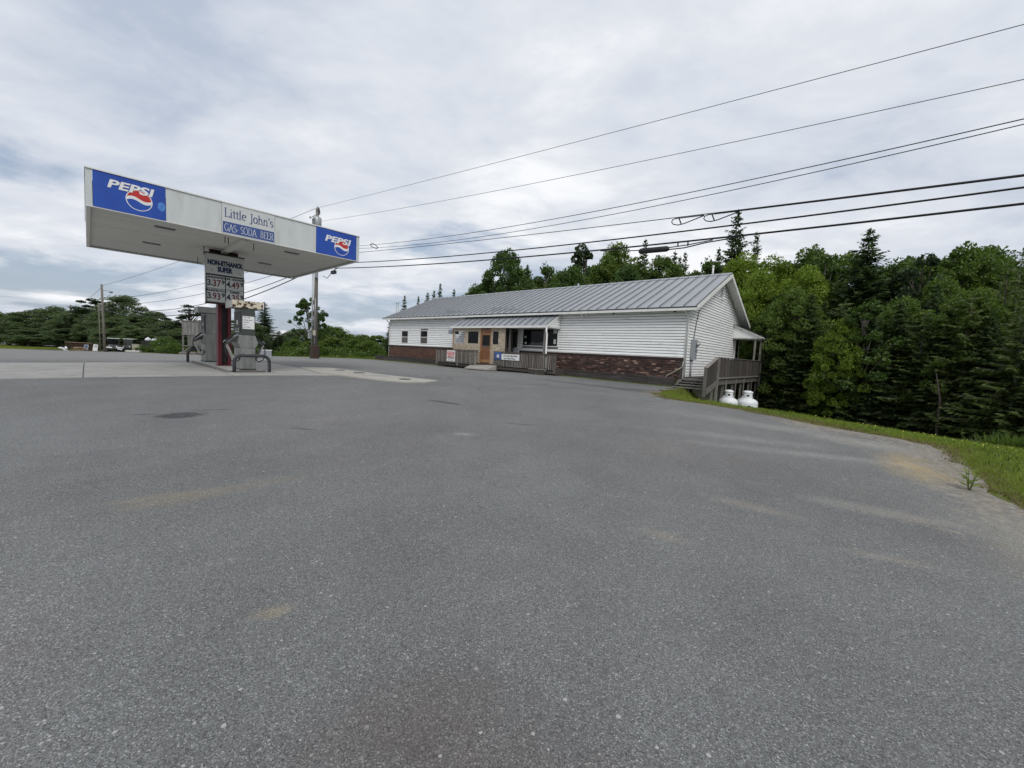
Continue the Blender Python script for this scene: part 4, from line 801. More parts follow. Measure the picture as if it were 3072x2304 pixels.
for k in range(5): disc_part('flake', 'sign_light_blue', bl, [(-.92+k*.1, .37), (-.84+k*.1, .37), (-.82+k*.1, .40), (-.90+k*.1, .40)], -.0135)
text('lettering', 'Low Everyday Beer', 'ink', wb, .27, -.0135, .25, .145, .003, sx=.92); text('lettering', 'and Wine Prices', 'ink', wb, .22, -.0135, .10, .145, .003, sx=.88)
# patio chair on the porch
ch = ste('patio_chair', 13.95, -.66, .735, 'pale metal framed chair standing on the porch behind the banner railing', 'chair')
for s in (-.3, .3):
    MB().tube([(s, -.25, 0), (s, -.25, .62), (s, .1, .64), (s, .26, .62)], .014, 6).build('arm_frame', 'chair_frame', ch); MB().tube([(s, .25, 0), (s, .22, .42), (s, .34, 1.02)], .014, 6).build('back_leg', 'chair_frame', ch)
MB().bevel_box(-.29, .29, -.25, .22, .40, .43, .01).build('seat', 'tarp_grey', ch); MB().tube([(-.3, .34, 1.02), (.3, .34, 1.02)], .014, 6).build('top_bar', 'chair_frame', ch)
MB().prism([(.215, .45), (.225, .45), (.335, 1.0), (.325, 1.0)], 'x', -.28, .28).build('backrest', 'tarp_grey', ch)
# landscape timbers
def timbers(x0, x1, y, z0, courses, label, seed):
    o = ste('timber_wall', (x0+x1)/2, y, z0, label, 'retaining wall', 'landscape timbers along the store'); c0 = (x0+x1)/2; rr = random.Random(seed)
    for k in range(courses):
        x = x0 + (rr.uniform(-.6, 0) if k else 0); x = max(x0, x); first = True
        while x < x1-.05:
            L = 2.4 if not (first and k % 2) else 1.3; first = False; e = min(x1, x+L)
            MB().bevel_box(x-c0, e-c0-.008, -.07+.012*k, .07+.012*k, k*.125, k*.125+.12, .012).build('timber', 'timber', o); x = e
    box('backfill', 'moss', o, x0-c0, x1-c0, .105, .33, 0, courses*.125-.03)
timbers(17.15, 23.15, -.42, .36, 3, 'dark stacked landscape timbers under the long blank brick wall', 1); timbers(-1.3, 7.85, -.5, .33, 3, 'dark stacked landscape timbers under the two small windows', 2)
# ------------------------------------------------------------------ side deck
dk = ste('side_deck', BL, 0, 0, 'weathered raised wooden side deck with stairs and small roof beside the gable', 'deck')
for k in range(9): box('floor_board', 'dark_wood', dk, .04+k*.147, .04+k*.147+.137, -.12, 9.4, .765, .80)
for x in (.06, 1.33): box('rim_joist', 'grey_wood', dk, x, x+.045, -.12, 9.4, .55, .762)
box('rim_joist', 'grey_wood', dk, .107, 1.328, -.12, -.075, .55, .762)
bmesh_ = MB().bevel_box(-.062, .062, 0, .022, 0, .86, .004).mesh('fence_board', 'dark_wood')
y = -.27
while y < 8.15:
    o = link('fence_board', bmesh_, dk, (1.405, y, .79+random.uniform(-.02, .02))); o.rotation_euler = (0, 0, -math.pi/2); y += .136
for yb in (-.33, 1.25, 2.95, 4.6, 6.4, 8.2):
    gz = g(*sw(BL+1.36, yb)[:2]); box('post', 'grey_wood', dk, 1.33+.05, 1.33+.14 if yb in (-.33, 8.2) else 1.38+.03, yb-.045, yb+.045, gz-.1, 1.66); 
    box('post', 'grey_wood', dk, 1.22, 1.31, yb-.045, yb+.045, gz-.1, .76)
box('top_rail', 'grey_wood', dk, 1.30, 1.46, -.40, 8.3, 1.665, 1.70); box('bottom_rail', 'grey_wood', dk, 1.40+.008, 1.45, -.27, 8.15, .80, .87)
# stairs
for k in range(4):
    z_ = .70-.095*k; y_ = -.16-.27*k; box('tread', 'grey_wood', dk, -.02, 1.30, y_-.27, y_-.0, z_-.035, z_)
for x in (.0, .62, 1.24): MB().prism([(-.12, .66), (-.12, .50), (-1.22, .20), (-1.24, .34)], 'x', x, x+.045).build('stringer', 'dark_wood', dk)
for k in range(9):
    y_ = -.46-k*.142; zt = 1.64+(y_+.40)*.30; MB().box(1.385, 1.405, y_-.062, y_+.062, zt-.95, zt-.02).build('fence_board', 'dark_wood', dk)
MB().bar((1.38, -.36, 1.68), (1.38, -1.80, 1.25), .14, .035).build('stair_rail', 'grey_wood', dk); box('post', 'grey_wood', dk, 1.33, 1.42, -1.84, -1.75, .15, 1.24)
MB().bar((1.43, -.30, .66), (1.43, -1.75, .33), .03, .22).build('stair_skirt', 'grey_wood', dk)
# porch roof over the back door
box('side_door', 'glass_dark', st, BL+.026, BL+.06, 8.30, 9.0, .84, 2.86); 
for a in ((8.20, 8.295, .82, 2.95), (9.005, 9.08, .82, 2.95), (8.298, 9.002, 2.865, 2.95)): box('door_casing', 'trim', st, BL+.026, BL+.075, *a)
MB().prism([(.03, 2.93), (.03, 3.60), (1.46, 2.95), (1.46, 2.93)], 'y', 7.62, 7.65).build('roof_cheek', 'vinyl', dk)
MB().prism([(.03, 3.62), (.03, 3.68), (1.56, 2.97), (1.56, 2.90)], 'y', 7.52, 9.9).build('deck_roof', 'trim', dk); MB().prism([(.03, 3.684), (.03, 3.71), (1.58, 2.99), (1.58, 2.965)], 'y', 7.50, 9.92).build('roof_cover', 'roof_dark', dk)
box('ceiling', 'trim', dk, .03, 1.45, 7.66, 9.85, 2.88, 2.925)
for x, y in ((1.15, 7.75), (1.36, 8.12), (1.36, 9.75)): box('roof_post', 'grey_wood', dk, x-.045, x+.045, y-.045, y+.045, .80 if x < 1.3 else .80, 2.88)
# ------------------------------------------------------------------ propane tanks
def tank(x, y, r, top, label, logo):
    z0 = g(x, y)-.02; H = top-z0; o = empty('propane_tank', (x, y, z0), SRZ*.6, label, 'gas tank', 'propane tanks by the deck'); sh = H-.30
    MB().lathe([(r*.8, 0), (r*.8, .07), (r*.86, .075)], 28).build('foot_ring', 'tank_white', o)
    prof = [(r*.7, .06), (r*.93, .12), (r, .22), (r, sh-.20)] + [(r*math.cos(a)*.94+r*.06, sh-.20+.20*math.sin(a)) for a in np.linspace(.15, 1.5, 8)]
    MB().lathe(prof, 32).build('body', 'tank_white', o); MB().lathe([(r+.002, sh-.24), (r+.008, sh-.23), (r+.008, sh-.215), (r+.002, sh-.205)], 32).build('weld_seam', 'tank_white', o)
    cr = r*.44; n_ = 30; vs, fsx = [], []
    for k in range(n_+1):
        a = 2*math.pi*k/n_; vs += [(cr*math.cos(a), cr*math.sin(a), sh-.02), (cr*math.cos(a), cr*math.sin(a), sh+.06), (cr*math.cos(a), cr*math.sin(a), sh+.13), (cr*math.cos(a), cr*math.sin(a), sh+.20)]
    for k in range(n_):
        for j in range(3):
            if j == 1 and (k % 10) in (1, 2, 3): continue
            fsx.append((4*k+j, 4*k+4+j, 4*k+5+j, 4*k+1+j))
    MB().add(vs, fsx, True).build('collar', 'tank_white', o)
    MB().lathe([(cr*1.02, sh+.19), (cr*1.12, sh+.22), (cr*1.06, sh+.26), (cr*.6, sh+.295), (.01, sh+.30)], 28).build('valve_hood', 'tank_white', o)
    MB().lathe([(.05, sh-.02), (.05, sh+.1), (.02, sh+.13)], 10).build('valve', 'black_rubber', o)
    for a in (.9, 4.0):
        c_ = Vector((r*.80*math.cos(a), r*.80*math.sin(a), sh-.06)); MB().tube([c_+Vector((.045*math.cos(t)*math.cos(a), .045*math.cos(t)*math.sin(a), .055+.05*math.sin(t))) for t in np.linspace(-1.2, 4.3, 9)], .011, 6).build('lifting_eye', 'tank_white', o)
    if logo:
        def patch(nm, m_, a0, a1, z0_, z1_, sl=0):
            n2 = 6; vs = []
            for k in range(n2+1):
                a = a0+(a1-a0)*k/n2; vs += [((r+.004)*math.sin(a), -(r+.004)*math.cos(a), z0_+sl*k/n2), ((r+.004)*math.sin(a), -(r+.004)*math.cos(a), z1_-sl*k/n2)]
            return MB().add(vs, [(2*k, 2*k+2, 2*k+3, 2*k+1) for k in range(n2)]).build(nm, m_, o)
        zc = sh-.36; patch('logo', 'navy_ink', .02, .22, zc-.07, zc+.07); patch('logo', 'teal', .40, .60, zc-.06, zc+.06, .05)
        t_ = text('logo_letter', 'b', 'navy_ink', o, (r+.006)*math.sin(.31), -(r+.006)*math.cos(.31), zc, .16, .006)
    return o
tank(9.0, 16.5, .36, .38, 'white propane tank standing close against the wooden deck', False); tank(9.95, 16.78, .40, .36, 'white propane tank with a black and green printed mark', True)
# ------------------------------------------------------------------ utility poles
PX, PY = -15.03, 30.28; PZ = g(PX, PY)
def basic_pole(x, y, top, r0, r1, lean=(0, 0), label='', rz=0.):
    o = empty('utility_pole', (x, y, g(x, y)), rz, label, 'utility pole', 'wooden utility poles'); h = top-g(x, y)
    MB().tube([(0, 0, -.3), (lean[0]*h*.5, lean[1]*h*.5, h*.5), (lean[0]*h, lean[1]*h, h)], [r0, (r0+r1)/2, r1], 12).build('pole', 'pole_wood', o); return o, h
mp_, mh = basic_pole(PX, PY, 11.25, .15, .11, (.012, 0), 'tall wooden utility pole with transformer and steel conduits beside the canopy', SRZ)
lx = lambda z: .012*z
MB().bevel_box(-.30, .30, -.28, .22, -.05, 1.0, .04).build('base_guard', 'pole_brown', mp_)
for k, (dx, dy) in enumerate(((-.21, -.16), (-.11, -.20), (.20, -.12))): MB().tube([(dx, dy, .9), (dx+.04, dy, 3.5), (dx+.07, dy, 7.6 if k < 2 else 4.5)], .055 if k < 2 else .03, 8).build('conduit', 'galvanised', mp_)
MB().bevel_box(-.62, -.30, -.3, -.1, 1.5, 1.95, .02).build('service_box', 'grey_box', mp_); MB().bevel_box(-.60, -.42, -.33, -.2, 1.98, 2.15, .02).build('meter', 'galvanised', mp_); MB().bevel_box(.22, .40, -.28, -.12, 1.75, 2.12, .02).build('service_box', 'cream', mp_)
MB().bevel_box(.24, .42, -.2, .0, 6.0, 6.9, .02).build('terminal_box', 'grey_box', mp_)
tr = MB().lathe([(.24, 8.3), (.29, 8.34), (.29, 9.15), (.27, 9.2), (.1, 9.26)], 20, (.42, -.12, 0)).build('transformer', 'galvanised', mp_)
for k in range(3): MB().lathe([(.035, 8.95), (.05, 9.0), (.03, 9.05)], 8, (.36+.1*k, -.44, 0)).build('bushing', 'porcelain', tr)
for k in range(10): a = -2.4+k*.17; f = MB().box(-.012, .012, -.03, .03, 8.42, 9.05).build('cooling_fin', 'grey_box', tr); f.location = (.42+.31*math.cos(a), -.12+.31*math.sin(a), 0); f.rotation_euler = (0, 0, a+math.pi/2)
MB().lathe([(.05, 9.2), (.075, 9.26), (.045, 9.32), (.07, 9.38), (.04, 9.44), (.06, 9.5), (.02, 9.56)], 10, (.42, -.12, 0)).build('bushing', 'porcelain', tr)
tr.location = (0, 0, 1.1)
co = MB().bar((lx(10.4), -.05, 10.55), (.5, -.05, 10.5), .04).build('cutout_bracket', 'galvanised', mp_); MB().tube([(.5, -.05, 10.55), (.56, -.05, 10.3), (.52, -.05, 10.05)], [.04, .06, .04], 8).build('fuse_cutout', 'black_rubber', co)
MB().tube([(.54+.13*math.cos(t), -.06, 10.28+.24*math.sin(t)) for t in np.linspace(-1.4, 1.4, 9)], .014, 6).build('fuse_barrel', 'cable', co)
MB().tube([(.52, -.05, 10.6), (.80, -.08, 10.7), (.84, -.1, 10.4), (.55, -.12, 10.6)], .012, 6).build('jumper_wire', 'cable', mp_)
MB().bar((lx(10), -.05, 10.62), (-1.05, -.05, 10.55), .035).build('support_arm', 'galvanised', mp_); MB().lathe([(.03, -.08), (.06, -.05), (.03, 0), (.06, .05), (.03, .1)], 8, (-1.05, -.05, 10.6)).build('insulator', 'porcelain', mp_)
MB().lathe([(.03, 0), (.06, .05), (.03, .1), (.06, .15), (.02, .2)], 8, (lx(11), 0, 11.0)).build('insulator', 'porcelain', mp_)
for z_ in (9.7, 7.5, 7.0, 6.5): MB().tube([(lx(z_)-.02, -.13, z_), (lx(z_)-.02, -.3, z_)], .03, 6).build('cable_clamp', 'galvanised', mp_)
LPX, LPY = -51.95, 50.75
lp, lh = basic_pole(LPX, LPY, 7.45, .15, .11, (-.02, 0), 'wooden utility pole with a street light arm at the far lot edge')
MB().tube([(-.22, -.35, 0), (-.30, -.3, 6.0)], .05, 7).build('conduit', 'pole_wood', lp)
MB().tube([(-.16, 0, 7.7), (.5, 0, 7.75), (.8, 0, 7.65)], .035, 6).build('lamp_arm', 'galvanised', lp); MB().lathe([(.1, -.16), (.2, -.08), (.18, .06), (.06, .12)], 12, (.98, 0, 7.6)).build('lamp_head', 'grey_box', lp)
for z_ in (6.6, 5.9, 5.4): MB().bar((-.5, 0, z_), (.55, 0, z_), .08).build('cross_arm', 'pole_wood', lp); MB().lathe([(.04, 0), (.07, .07), (.03, .16)], 8, (.45, 0, z_+.04)).build('insulator', 'porcelain', lp); MB().lathe([(.04, 0), (.07, .07), (.03, .16)], 8, (-.42, 0, z_+.04)).build('insulator', 'porcelain', lp)
for x, y, t, ln, lb in ((-94, 85, 6.9, 0., 'thin wooden pole standing before the trees behind the low woodpile wall'), (-137, 120, 5.6, .02, 'leaning wooden pole along the distant roadside trees'), (-203, 172, 4.2, .05, 'most distant strongly leaning roadside pole')):
    o, h_ = basic_pole(x, y, t, .17, .13, (ln, 0), lb); MB().bar((-.9+ln*h_, 0, h_-.4), (.9+ln*h_, 0, h_-.4), .1).build('cross_arm', 'pole_wood', o)
co.location = (0, 0, .45)
# ------------------------------------------------------------------ wires
def quad3(p): (a, A), (b, B), (c, C) = p; return np.polyfit([a, b, c], [A, B, C], 2)
def cable(name, co_, d, base, t0, t1, r, m_, label, cat, n=40, lat=0., nrm=None):
    pts = []
    for t in np.linspace(t0, t1, n): pts.append((base[0]+d[0]*t+(nrm[0]*lat if nrm else 0), base[1]+d[1]*t+(nrm[1]*lat if nrm else 0), float(np.polyval(co_, t))))
    o0 = Vector(pts[0]); e = MB().tube([Vector(p)-o0 for p in pts], r, 6).build(name, m_, None); e.location = o0
    return tag(e, label, cat, 'overhead lines')
T1 = 52
W = [('power_wire', ((0, 11.36), (16.3, 9.85), (33, 8.41)), .008, 'wire', 'topmost thin bare wire running from the top of the tall pole', 0),
 ('neutral_wire', ((0, 10.4), (19.3, 8.42), (33.1, 7.37)), .008, 'wire', 'second thin bare wire leaving the pole just above its transformer', .06),
 ('service_wire', ((0, 8.55), (21.8, 6.72), (33.2, 6.61)), .011, 'cable', 'upper of two close dark wires sagging over the store roof', .1),
 ('service_wire', ((0, 8.5), (21.8, 6.5), (33.2, 6.52)), .010, 'cable', 'lower of two close dark wires sagging over the store roof', .14),
 ('messenger_cable', ((0, 7.9), (19.46, 6.35), (33.3, 5.48)), .012, 'cable', 'cable carrying two flat slack loops above the store', .0),
 ('telephone_cable', ((0, 7.35), (20.8, 5.70), (33.3, 5.23)), .022, 'cable', 'plain thick black cable between the looped cable and the splice cable', .0),
 ('trunk_cable', ((0, 7.0), (18.1, 5.54), (33.35, 4.91)), .026, 'cable', 'lowest and thickest black cable with a splice case hanging from it', .0)]
for nm, pts, r, mm, lb, lat in W: cable(nm, quad3(pts), SX, (PX, PY), -.0 if nm != 'trunk_cable' else 3.2, T1, r, mm, lb, 'cable', 60, lat, SY)
def wp(co_, t, dz=0., lat=0.): return Vector((PX+SX.x*t+SY.x*lat, PY+SX.y*t+SY.y*lat, float(np.polyval(co_, t))+dz))
cl5 = quad3(W[4][1]); cl7 = quad3(W[6][1])
MB_ = MB().tube([wp(cl5, t, -.02)-wp(cl5, 27.6) for t in np.linspace(27.6, T1, 30)], .021, 6).build('slack_cable', 'cable', None); MB_.location = wp(cl5, 27.6); tag(MB_, 'thick lashed cable doubling the looped line towards the near span', 'cable', 'overhead lines')
for t0, lb in ((26.35, 'flat teardrop slack loop on the overhead cable, the one nearer the utility pole'), (27.30, 'flat teardrop slack loop on the overhead cable, touching the lashed cable')):
    o = empty('cable_loop', wp(cl5, t0), 0, lb, 'cable loop', 'overhead cable loops'); b0 = wp(cl5, t0)
    top = [wp(cl5, t0+s, -.03)-b0 for s in (.95, .6, .3, .1)]; low = [wp(cl5, t0+s, dz)-b0 for s, dz in ((.02, -.06), (.0, -.13), (.06, -.20), (.2, -.235), (.38, -.21), (.65, -.13), (.95, -.04))]
    MB().tube(top+low, .015, 6).build('loop', 'cable', o); MB().bar(wp(cl5, t0+.22, -.03)-b0, wp(cl5, t0+.3, -.22)-b0, .03).build('spreader', 'cable', o)
b0 = wp(cl7, 25.35); sp = empty('splice_case', b0, 0, 'black cylindrical splice case hanging under the lowest cable', 'splice case')
MB().tube([wp(cl7, t, -.17)-b0 for t in (25.35, 25.42, 26.25, 26.32)], [.06, .09, .09, .06], 12).build('case', 'black_paint', sp)
for t in (24.9, 26.6, 26.9): MB().bar(wp(cl7, t, .0)-b0, wp(cl7, t, -.14)-b0, .03).build('hanger', 'cable', sp)
MB().tube([wp(cl7, t, dz)-b0 for t, dz in ((23.9, -.03), (24.6, -.10), (25.4, -.14))], .016, 6).build('branch_cable', 'cable', sp); MB().tube([wp(cl7, t, dz)-b0 for t, dz in ((26.3, -.20), (26.8, -.19), (27.4, -.10), (28.3, -.03))], .018, 6).build('branch_cable', 'cable', sp); MB().tube([wp(cl7, t, dz)-b0 for t, dz in ((26.3, -.14), (26.9, -.11), (27.6, -.04))], .016, 6).build('branch_cable', 'cable', sp)
cl6 = quad3(W[2][1]); b0 = wp(cl6, 7.9); o = empty('cable_loop', b0, 0, 'small twisted slack loop on the wires just past the canopy corner', 'cable loop', 'overhead cable loops')
MB().tube([wp(cl6, 7.9+s, dz)-b0 for s, dz in ((0, 0), (.25, .05), (.6, -.06), (.9, -.22), (.75, -.28), (.4, -.2), (.05, -.1), (0, 0))], .022, 6).build('loop', 'cable', o)
b0 = wp(cl7, 3.2); o = empty('terminal_case', b0, SRZ, 'small black terminal block on the lowest cable beside the tall pole', 'terminal case'); MB().bevel_box(-.55, .0, -.1, .1, -.36, -.14, .03).build('case', 'black_paint', o); MB().tube([(-.3, 0, -.15), (.0, 0, -.05), (.4, 0, -.02)], .03, 6).build('lead', 'cable', o); MB().tube([(-.55, 0, -.25), (-1.5, .1, -.55), (-2.9, .4, -.2)], .022, 6).build('lead', 'cable', o)
dl = Vector((LPX-PX, LPY-PY, 0)); SPAN = dl.length; dl.normalize()
for nm, pts, r, lb in (('power_wire', ((0, 11.36), (21, 9.0), (42.2, 7.3)), .014, 'thin top wire running between the two wooden poles'), ('span_wire', ((0, 8.2), (17, 6.55), (42.2, 5.55)), .016, 'upper dark wire crossing behind the price board'), ('span_wire', ((0, 7.5), (17, 5.61), (42.2, 4.95)), .018, 'dark wire crossing just under the upper one behind the price board'), ('span_cable', ((0, 7.2), (22.2, 4.24), (42.2, 4.6)), .026, 'black cable sagging low behind the pumps'), ('span_cable', ((0, 7.0), (25.7, 3.47), (42.2, 4.35)), .034, 'thickest black cable sagging lowest behind the pumps')):
    cable(nm, quad3(pts), dl, (PX, PY), 0, SPAN, r, 'cable' if r > .015 else 'wire', lb, 'cable', 30)
d2 = Vector((-94-LPX, 85-LPY, 0)); s2 = d2.length; d2.normalize()
cable('power_wire', quad3(((0, 7.3), (s2/2, 6.3), (s2, 6.7))), d2, (LPX, LPY), 0, s2, .02, 'wire', 'thin wire running on from the street light pole along the road', 'cable', 20)
# ------------------------------------------------------------------ things at the far edge of the lot
def at(name, x, y, label, cat, rz=0., group=None): return empty(name, (x, y, g(x, y)), rz, label, cat, group)
bb = at('wooden_signboard', -33.4, 40.4, 'old grey plank signboard on a timber frame seen behind the pump', 'signboard', .55)
for s in (0, 1.35, 2.7): box('post', 'old_board', bb, s-.07, s+.07, -.07, .07, 0, 3.6)
for r_, (z0, z1) in enumerate(((2.25, 3.55), (1.15, 2.15))):
    for k in range(9):
        x0 = .08+k*.295 if r_ == 0 else .36+k*.27
        if x0 > 2.6: continue
        MB().box(x0, x0+.27, -.10, -.075, z0+random.uniform(-.03, .03), z1+random.uniform(-.03, .03)).build('plank', 'old_board', bb)
for z_ in (3.58, 2.2, 1.08, .42): box('cross_rail', 'old_board', bb, -.1, 2.8, -.14, -.102, z_-.05, z_+.05)
MB().bar((.05, -.05, .5), (.75, -.05, 1.1), .1).build('brace', 'old_board', bb); MB().bevel_box(-.3, 3.0, -.5, .5, -.2, .42, .05).build('plinth', 'kerb_concrete', bb)
du = at('dumpster', -50.6, 56.2, 'black steel dumpster heaped with white rubbish bags', 'dumpster', .45)
MB().prism([(-1.0, .1), (1.05, .1), (1.15, 1.45), (-1.15, 1.55)], 'y', -.7, .7).build('bin_body', 'black_paint', du); box('rim', 'black_paint', du, -1.2, 1.2, -.75, .75, 1.5, 1.58)
for s in (-.8, -.3, .3, .8): box('rib', 'black_paint', du, s-.04, s+.04, -.75, -.702, .12, 1.5)
box('sticker', 'white_paint', du, .55, .98, -.76, -.752, .85, 1.25)
for s in (-.7, .7): box('skid', 'black_paint', du, s-.08, s+.08, -.7, .7, 0, .098)
for k, (x, y, r) in enumerate(((-51.3, 56.1, .34), (-50.5, 56.4, .3), (-49.9, 56.2, .28), (-50.9, 56.5, .26))):
    prof = [(r*math.sin(t)*(1+.08*math.sin(5*t+k)), r*.85*(1-math.cos(t))) for t in np.linspace(.15, 2.9, 9)]
    o = MB().lathe(prof+[(.05, r*1.72), (.09, r*1.95)], 11).build('rubbish_bag', 'trash_white', None); o.location = (x, y, g(-50.6, 56.2)+1.45); tag(o, 'tied white rubbish bag heaped on top of the black dumpster', 'rubbish bag', 'bags on the dumpster')
def cart(x, y, rz, label, roof_w, wind):
    o = at('utility_cart', x, y, label, 'golf cart', rz, 'parked utility carts')
    MB().prism([(-1.1, .35), (1.15, .35), (1.2, .62), (.75, .95), (.45, .95), (.4, .55), (-.3, .55), (-.35, .85), (-1.1, .9)], 'y', -.55, .55).build('body', 'pump_dark', o)
    MB().bevel_box(-.35, .15, -.5, .5, .56, .75, .04).build('seat', 'tarp_grey', o); MB().bevel_box(-.45, -.3, -.5, .5, .75, 1.2, .04).build('seat_back', 'tarp_grey', o)
    MB().bevel_box(-.75, .7, -.6, .6, 1.82, 1.9, .03).build('roof', 'price_white', o)
    for sx_ in (-.65, .6):
        for sy_ in (-.52, .52): MB().tube([(sx_+(.12 if sx_ > 0 else 0), sy_, .85), (sx_, sy_, 1.84)], .022, 6).build('roof_post', 'black_paint', o)
    MB().box(.62, .64, -.5, .5, 1.0, 1.75).build('windscreen', 'pump_dark' if wind else 'glass_dark', o)
    for sx_ in (-.75, .8):
        for sy_ in (-.5, .5): w_ = MB().tube([(sx_, sy_-.1, .25), (sx_, sy_+.1, .25)], .25, 14).build('wheel', 'black_rubber', o); MB().tube([(sx_, sy_-.105, .25), (sx_, sy_+.105, .25)], .12, 10).build('rim', 'galvanised', w_)
    for sy_ in (-.35, .35): MB().tube([(1.0, sy_, .78), (1.12, sy_, .72)], .07, 8).build('headlight', 'white_paint', o)
    return o
cart(-56.0, 56.0, -.9, 'dark utility cart with thin white roof parked by the street light pole', 1, False); cart(-56.2, 58.6, -1.2, 'dark utility cart with white roof and upright windscreen beside the dumpster', 1, True)
tl = at('utility_trailer', -53.6, 53.6, 'small flat trailer with pale tongue parked before the carts', 'trailer', -.4)
MB().box(-.9, .9, -.6, .6, .45, .52).build('bed', 'pump_dark', tl); MB().bar((.9, 0, .45), (1.9, 0, .38), .12).build('tongue', 'white_paint', tl)
for s in (-.6, .6): box('side_rail', 'white_paint', tl, -.9, .9, s-.03, s+.03, .522, .66)
for s in (-.7, .7): MB().tube([(0, s-.1, .27), (0, s+.1, .27)], .27, 12).build('wheel', 'black_rubber', tl)
yb_ = at('cream_cabinet', -53.0, 56.2, 'cream box cabinet with an open front standing by the dumpster', 'cabinet', .3); MB().box(-.4, .4, -.3, .3, .0, 1.0).build('case', 'cream', yb_); box('opening_shade', 'black_paint', yb_, -.05, .33, -.31, -.302, .2, .6); box('lid', 'cream', yb_, -.44, .44, -.34, .32, 1.002, 1.06)  # black sheet on the case front paints the shaded inside
pk = at('white_trough', -51.2, 53.8, 'long low white trough lying at the edge of the lot', 'trough', .25); MB().prism([(-.2, 0), (.2, 0), (.26, .22), (.2, .22), (.16, .05), (-.16, .05), (-.2, .22), (-.26, .22)], 'x', -.8, .8).build('trough', 'white_paint', pk); box('end_board', 'white_paint', pk, -.82, -.802, -.26, .26, 0, .23); box('end_board', 'white_paint', pk, .802, .82, -.26, .26, 0, .23)
wl_ = at('woodpile', -71.0, 66.2, 'long low stack of split firewood with a pale board on top', 'woodpile', -.05)
logs = MB()
for r_ in range(6):
    for k in range(30):
        x = -3.2+k*.215+(.1 if r_ % 2 else 0)+random.uniform(-.03, .03); rr = random.uniform(.08, .115); z_ = .1+r_*.19
        a0 = random.random()*6; n_ = random.choice((4, 5, 6)); pts = [(x+rr*math.cos(a0+2*math.pi*i/n_), z_+rr*math.sin(a0+2*math.pi*i/n_)) for i in range(n_)]
        yy = random.uniform(-.25, -.15); logs.prism(pts, 'y', yy, .25)
tag(logs.build('split_logs', 'firewood', wl_), kind='stuff'); box('top_board', 'lumber', wl_, -3.3, 3.3, -.3, .3, 1.17, 1.22)
for s in (-3.35, 3.35): box('end_post', 'black_paint', wl_, s-.06, s+.06, -.1, .1, 0, 1.25)
for x, y, w, h_, m_, lb in ((-68.6, 64, .75, .95, 'tarp_grey', 'bluish printed board leaning against the firewood stack'), (-65.0, 62, .75, 1.05, 'white_paint', 'white printed board leaning near the street light pole')):
    o = at('leaning_sign', x, y, lb, 'sign', 0.); q = MB().box(-w/2, w/2, -.02, .02, 0, h_).build('board', m_, o); q.rotation_euler = (-.18, 0, 0); o2 = MB().box(-w*.32, w*.32, -.025, -.021, h_*.45, h_*.8).build('print', 'navy' if m_ != 'white_paint' else 'price_white', q)
    MB().bar((0, .32, 0), (0, .12, h_*.8), .05).build('prop', 'dark_wood', o)
bp = at('black_post', -66.8, 63.4, 'short black post between the two leaning boards', 'post'); MB().bevel_box(-.07, .07, -.07, .07, -.1, 1.35, .02).build('shaft', 'black_paint', bp); MB().bevel_box(-.1, .1, -.1, .1, 1.352, 1.4, .02).build('cap', 'black_paint', bp)
lu = at('lumber_stack', -65.9, 60.6, 'untidy stack of pale boards lying in the roadside grass', 'lumber', .3)
for k in range(9): q = MB().box(-.75, .75, -.08, .08, 0, .05).build('board', 'lumber', lu); q.location = (random.uniform(-.15, .15), random.uniform(-.25, .25), .06*k); q.rotation_euler = (0, 0, random.uniform(-.4, .4))
de = at('board_heap', -68.2, 60.6, 'heap of white painted broken boards in the roadside grass', 'boards', -.2)
for k in range(6): q = MB().box(-.6, .6, -.1, .1, 0, .04).build('board', 'white_paint', de); q.location = (random.uniform(-.2, .2), random.uniform(-.2, .2), .08+.07*k); q.rotation_euler = (random.uniform(-.2, .2), random.uniform(.05, .35), random.uniform(-.6, .6))
bi = at('storage_bin', -17.5, 28.2, 'pale grey slatted storage bin behind the fuel pump', 'bin', .5)
MB().bevel_box(-.36, .36, -.3, .3, .04, .56, .02).build('case', 'price_white', bi); box('lid', 'white_paint', bi, -.40, .40, -.33, .33, .562, .60)
for k in range(4): box('slat', 'tarp_grey', bi, -.33+.17*k, -.19+.17*k, -.308, -.301, .08, .52)
for s in (-.3, .3): box('foot', 'black_rubber', bi, s-.05, s+.05, -.28, .28, 0, .038)
# car on the far road
cx_, cy_ = -151., 121.; ca = empty('parked_car', (cx_, cy_, g(cx_, cy_)+.06), -.75, 'pale car on the far road in front of the trees', 'car')
MB().prism([(-2.2, .35), (2.2, .35), (2.25, .75), (1.3, .95), (.6, 1.48), (-1.2, 1.5), (-2.0, 1.0), (-2.25, .9)], 'y', -.88, .88).build('body', 'car_paint', ca)
for s in (-.885, .881): MB().prism([(1.1, .97), (.55, 1.4), (-1.1, 1.42), (-1.75, 1.0)], 'y', s, s+.004).build('side_glass', 'glass_dark', ca)
MB().bar((1.32, 0, .98), (.66, 0, 1.45), 1.5, .02, (.5, 0, .8)).build('windscreen', 'glass_dark', ca)
for sx_ in (-1.35, 1.4):
    for sy_ in (-.8, .8): w_ = MB().tube([(sx_, sy_-.1, .33), (sx_, sy_+.1, .33)], .33, 14).build('wheel', 'black_rubber', ca); MB().tube([(sx_, sy_-.11, .33), (sx_, sy_+.11, .33)], .18, 10).build('rim', 'galvanised', w_)
for sy_ in (-.65, .65): MB().bevel_box(2.2, 2.27, sy_-.18, sy_+.18, .65, .8, .02).build('headlight', 'white_paint', ca)

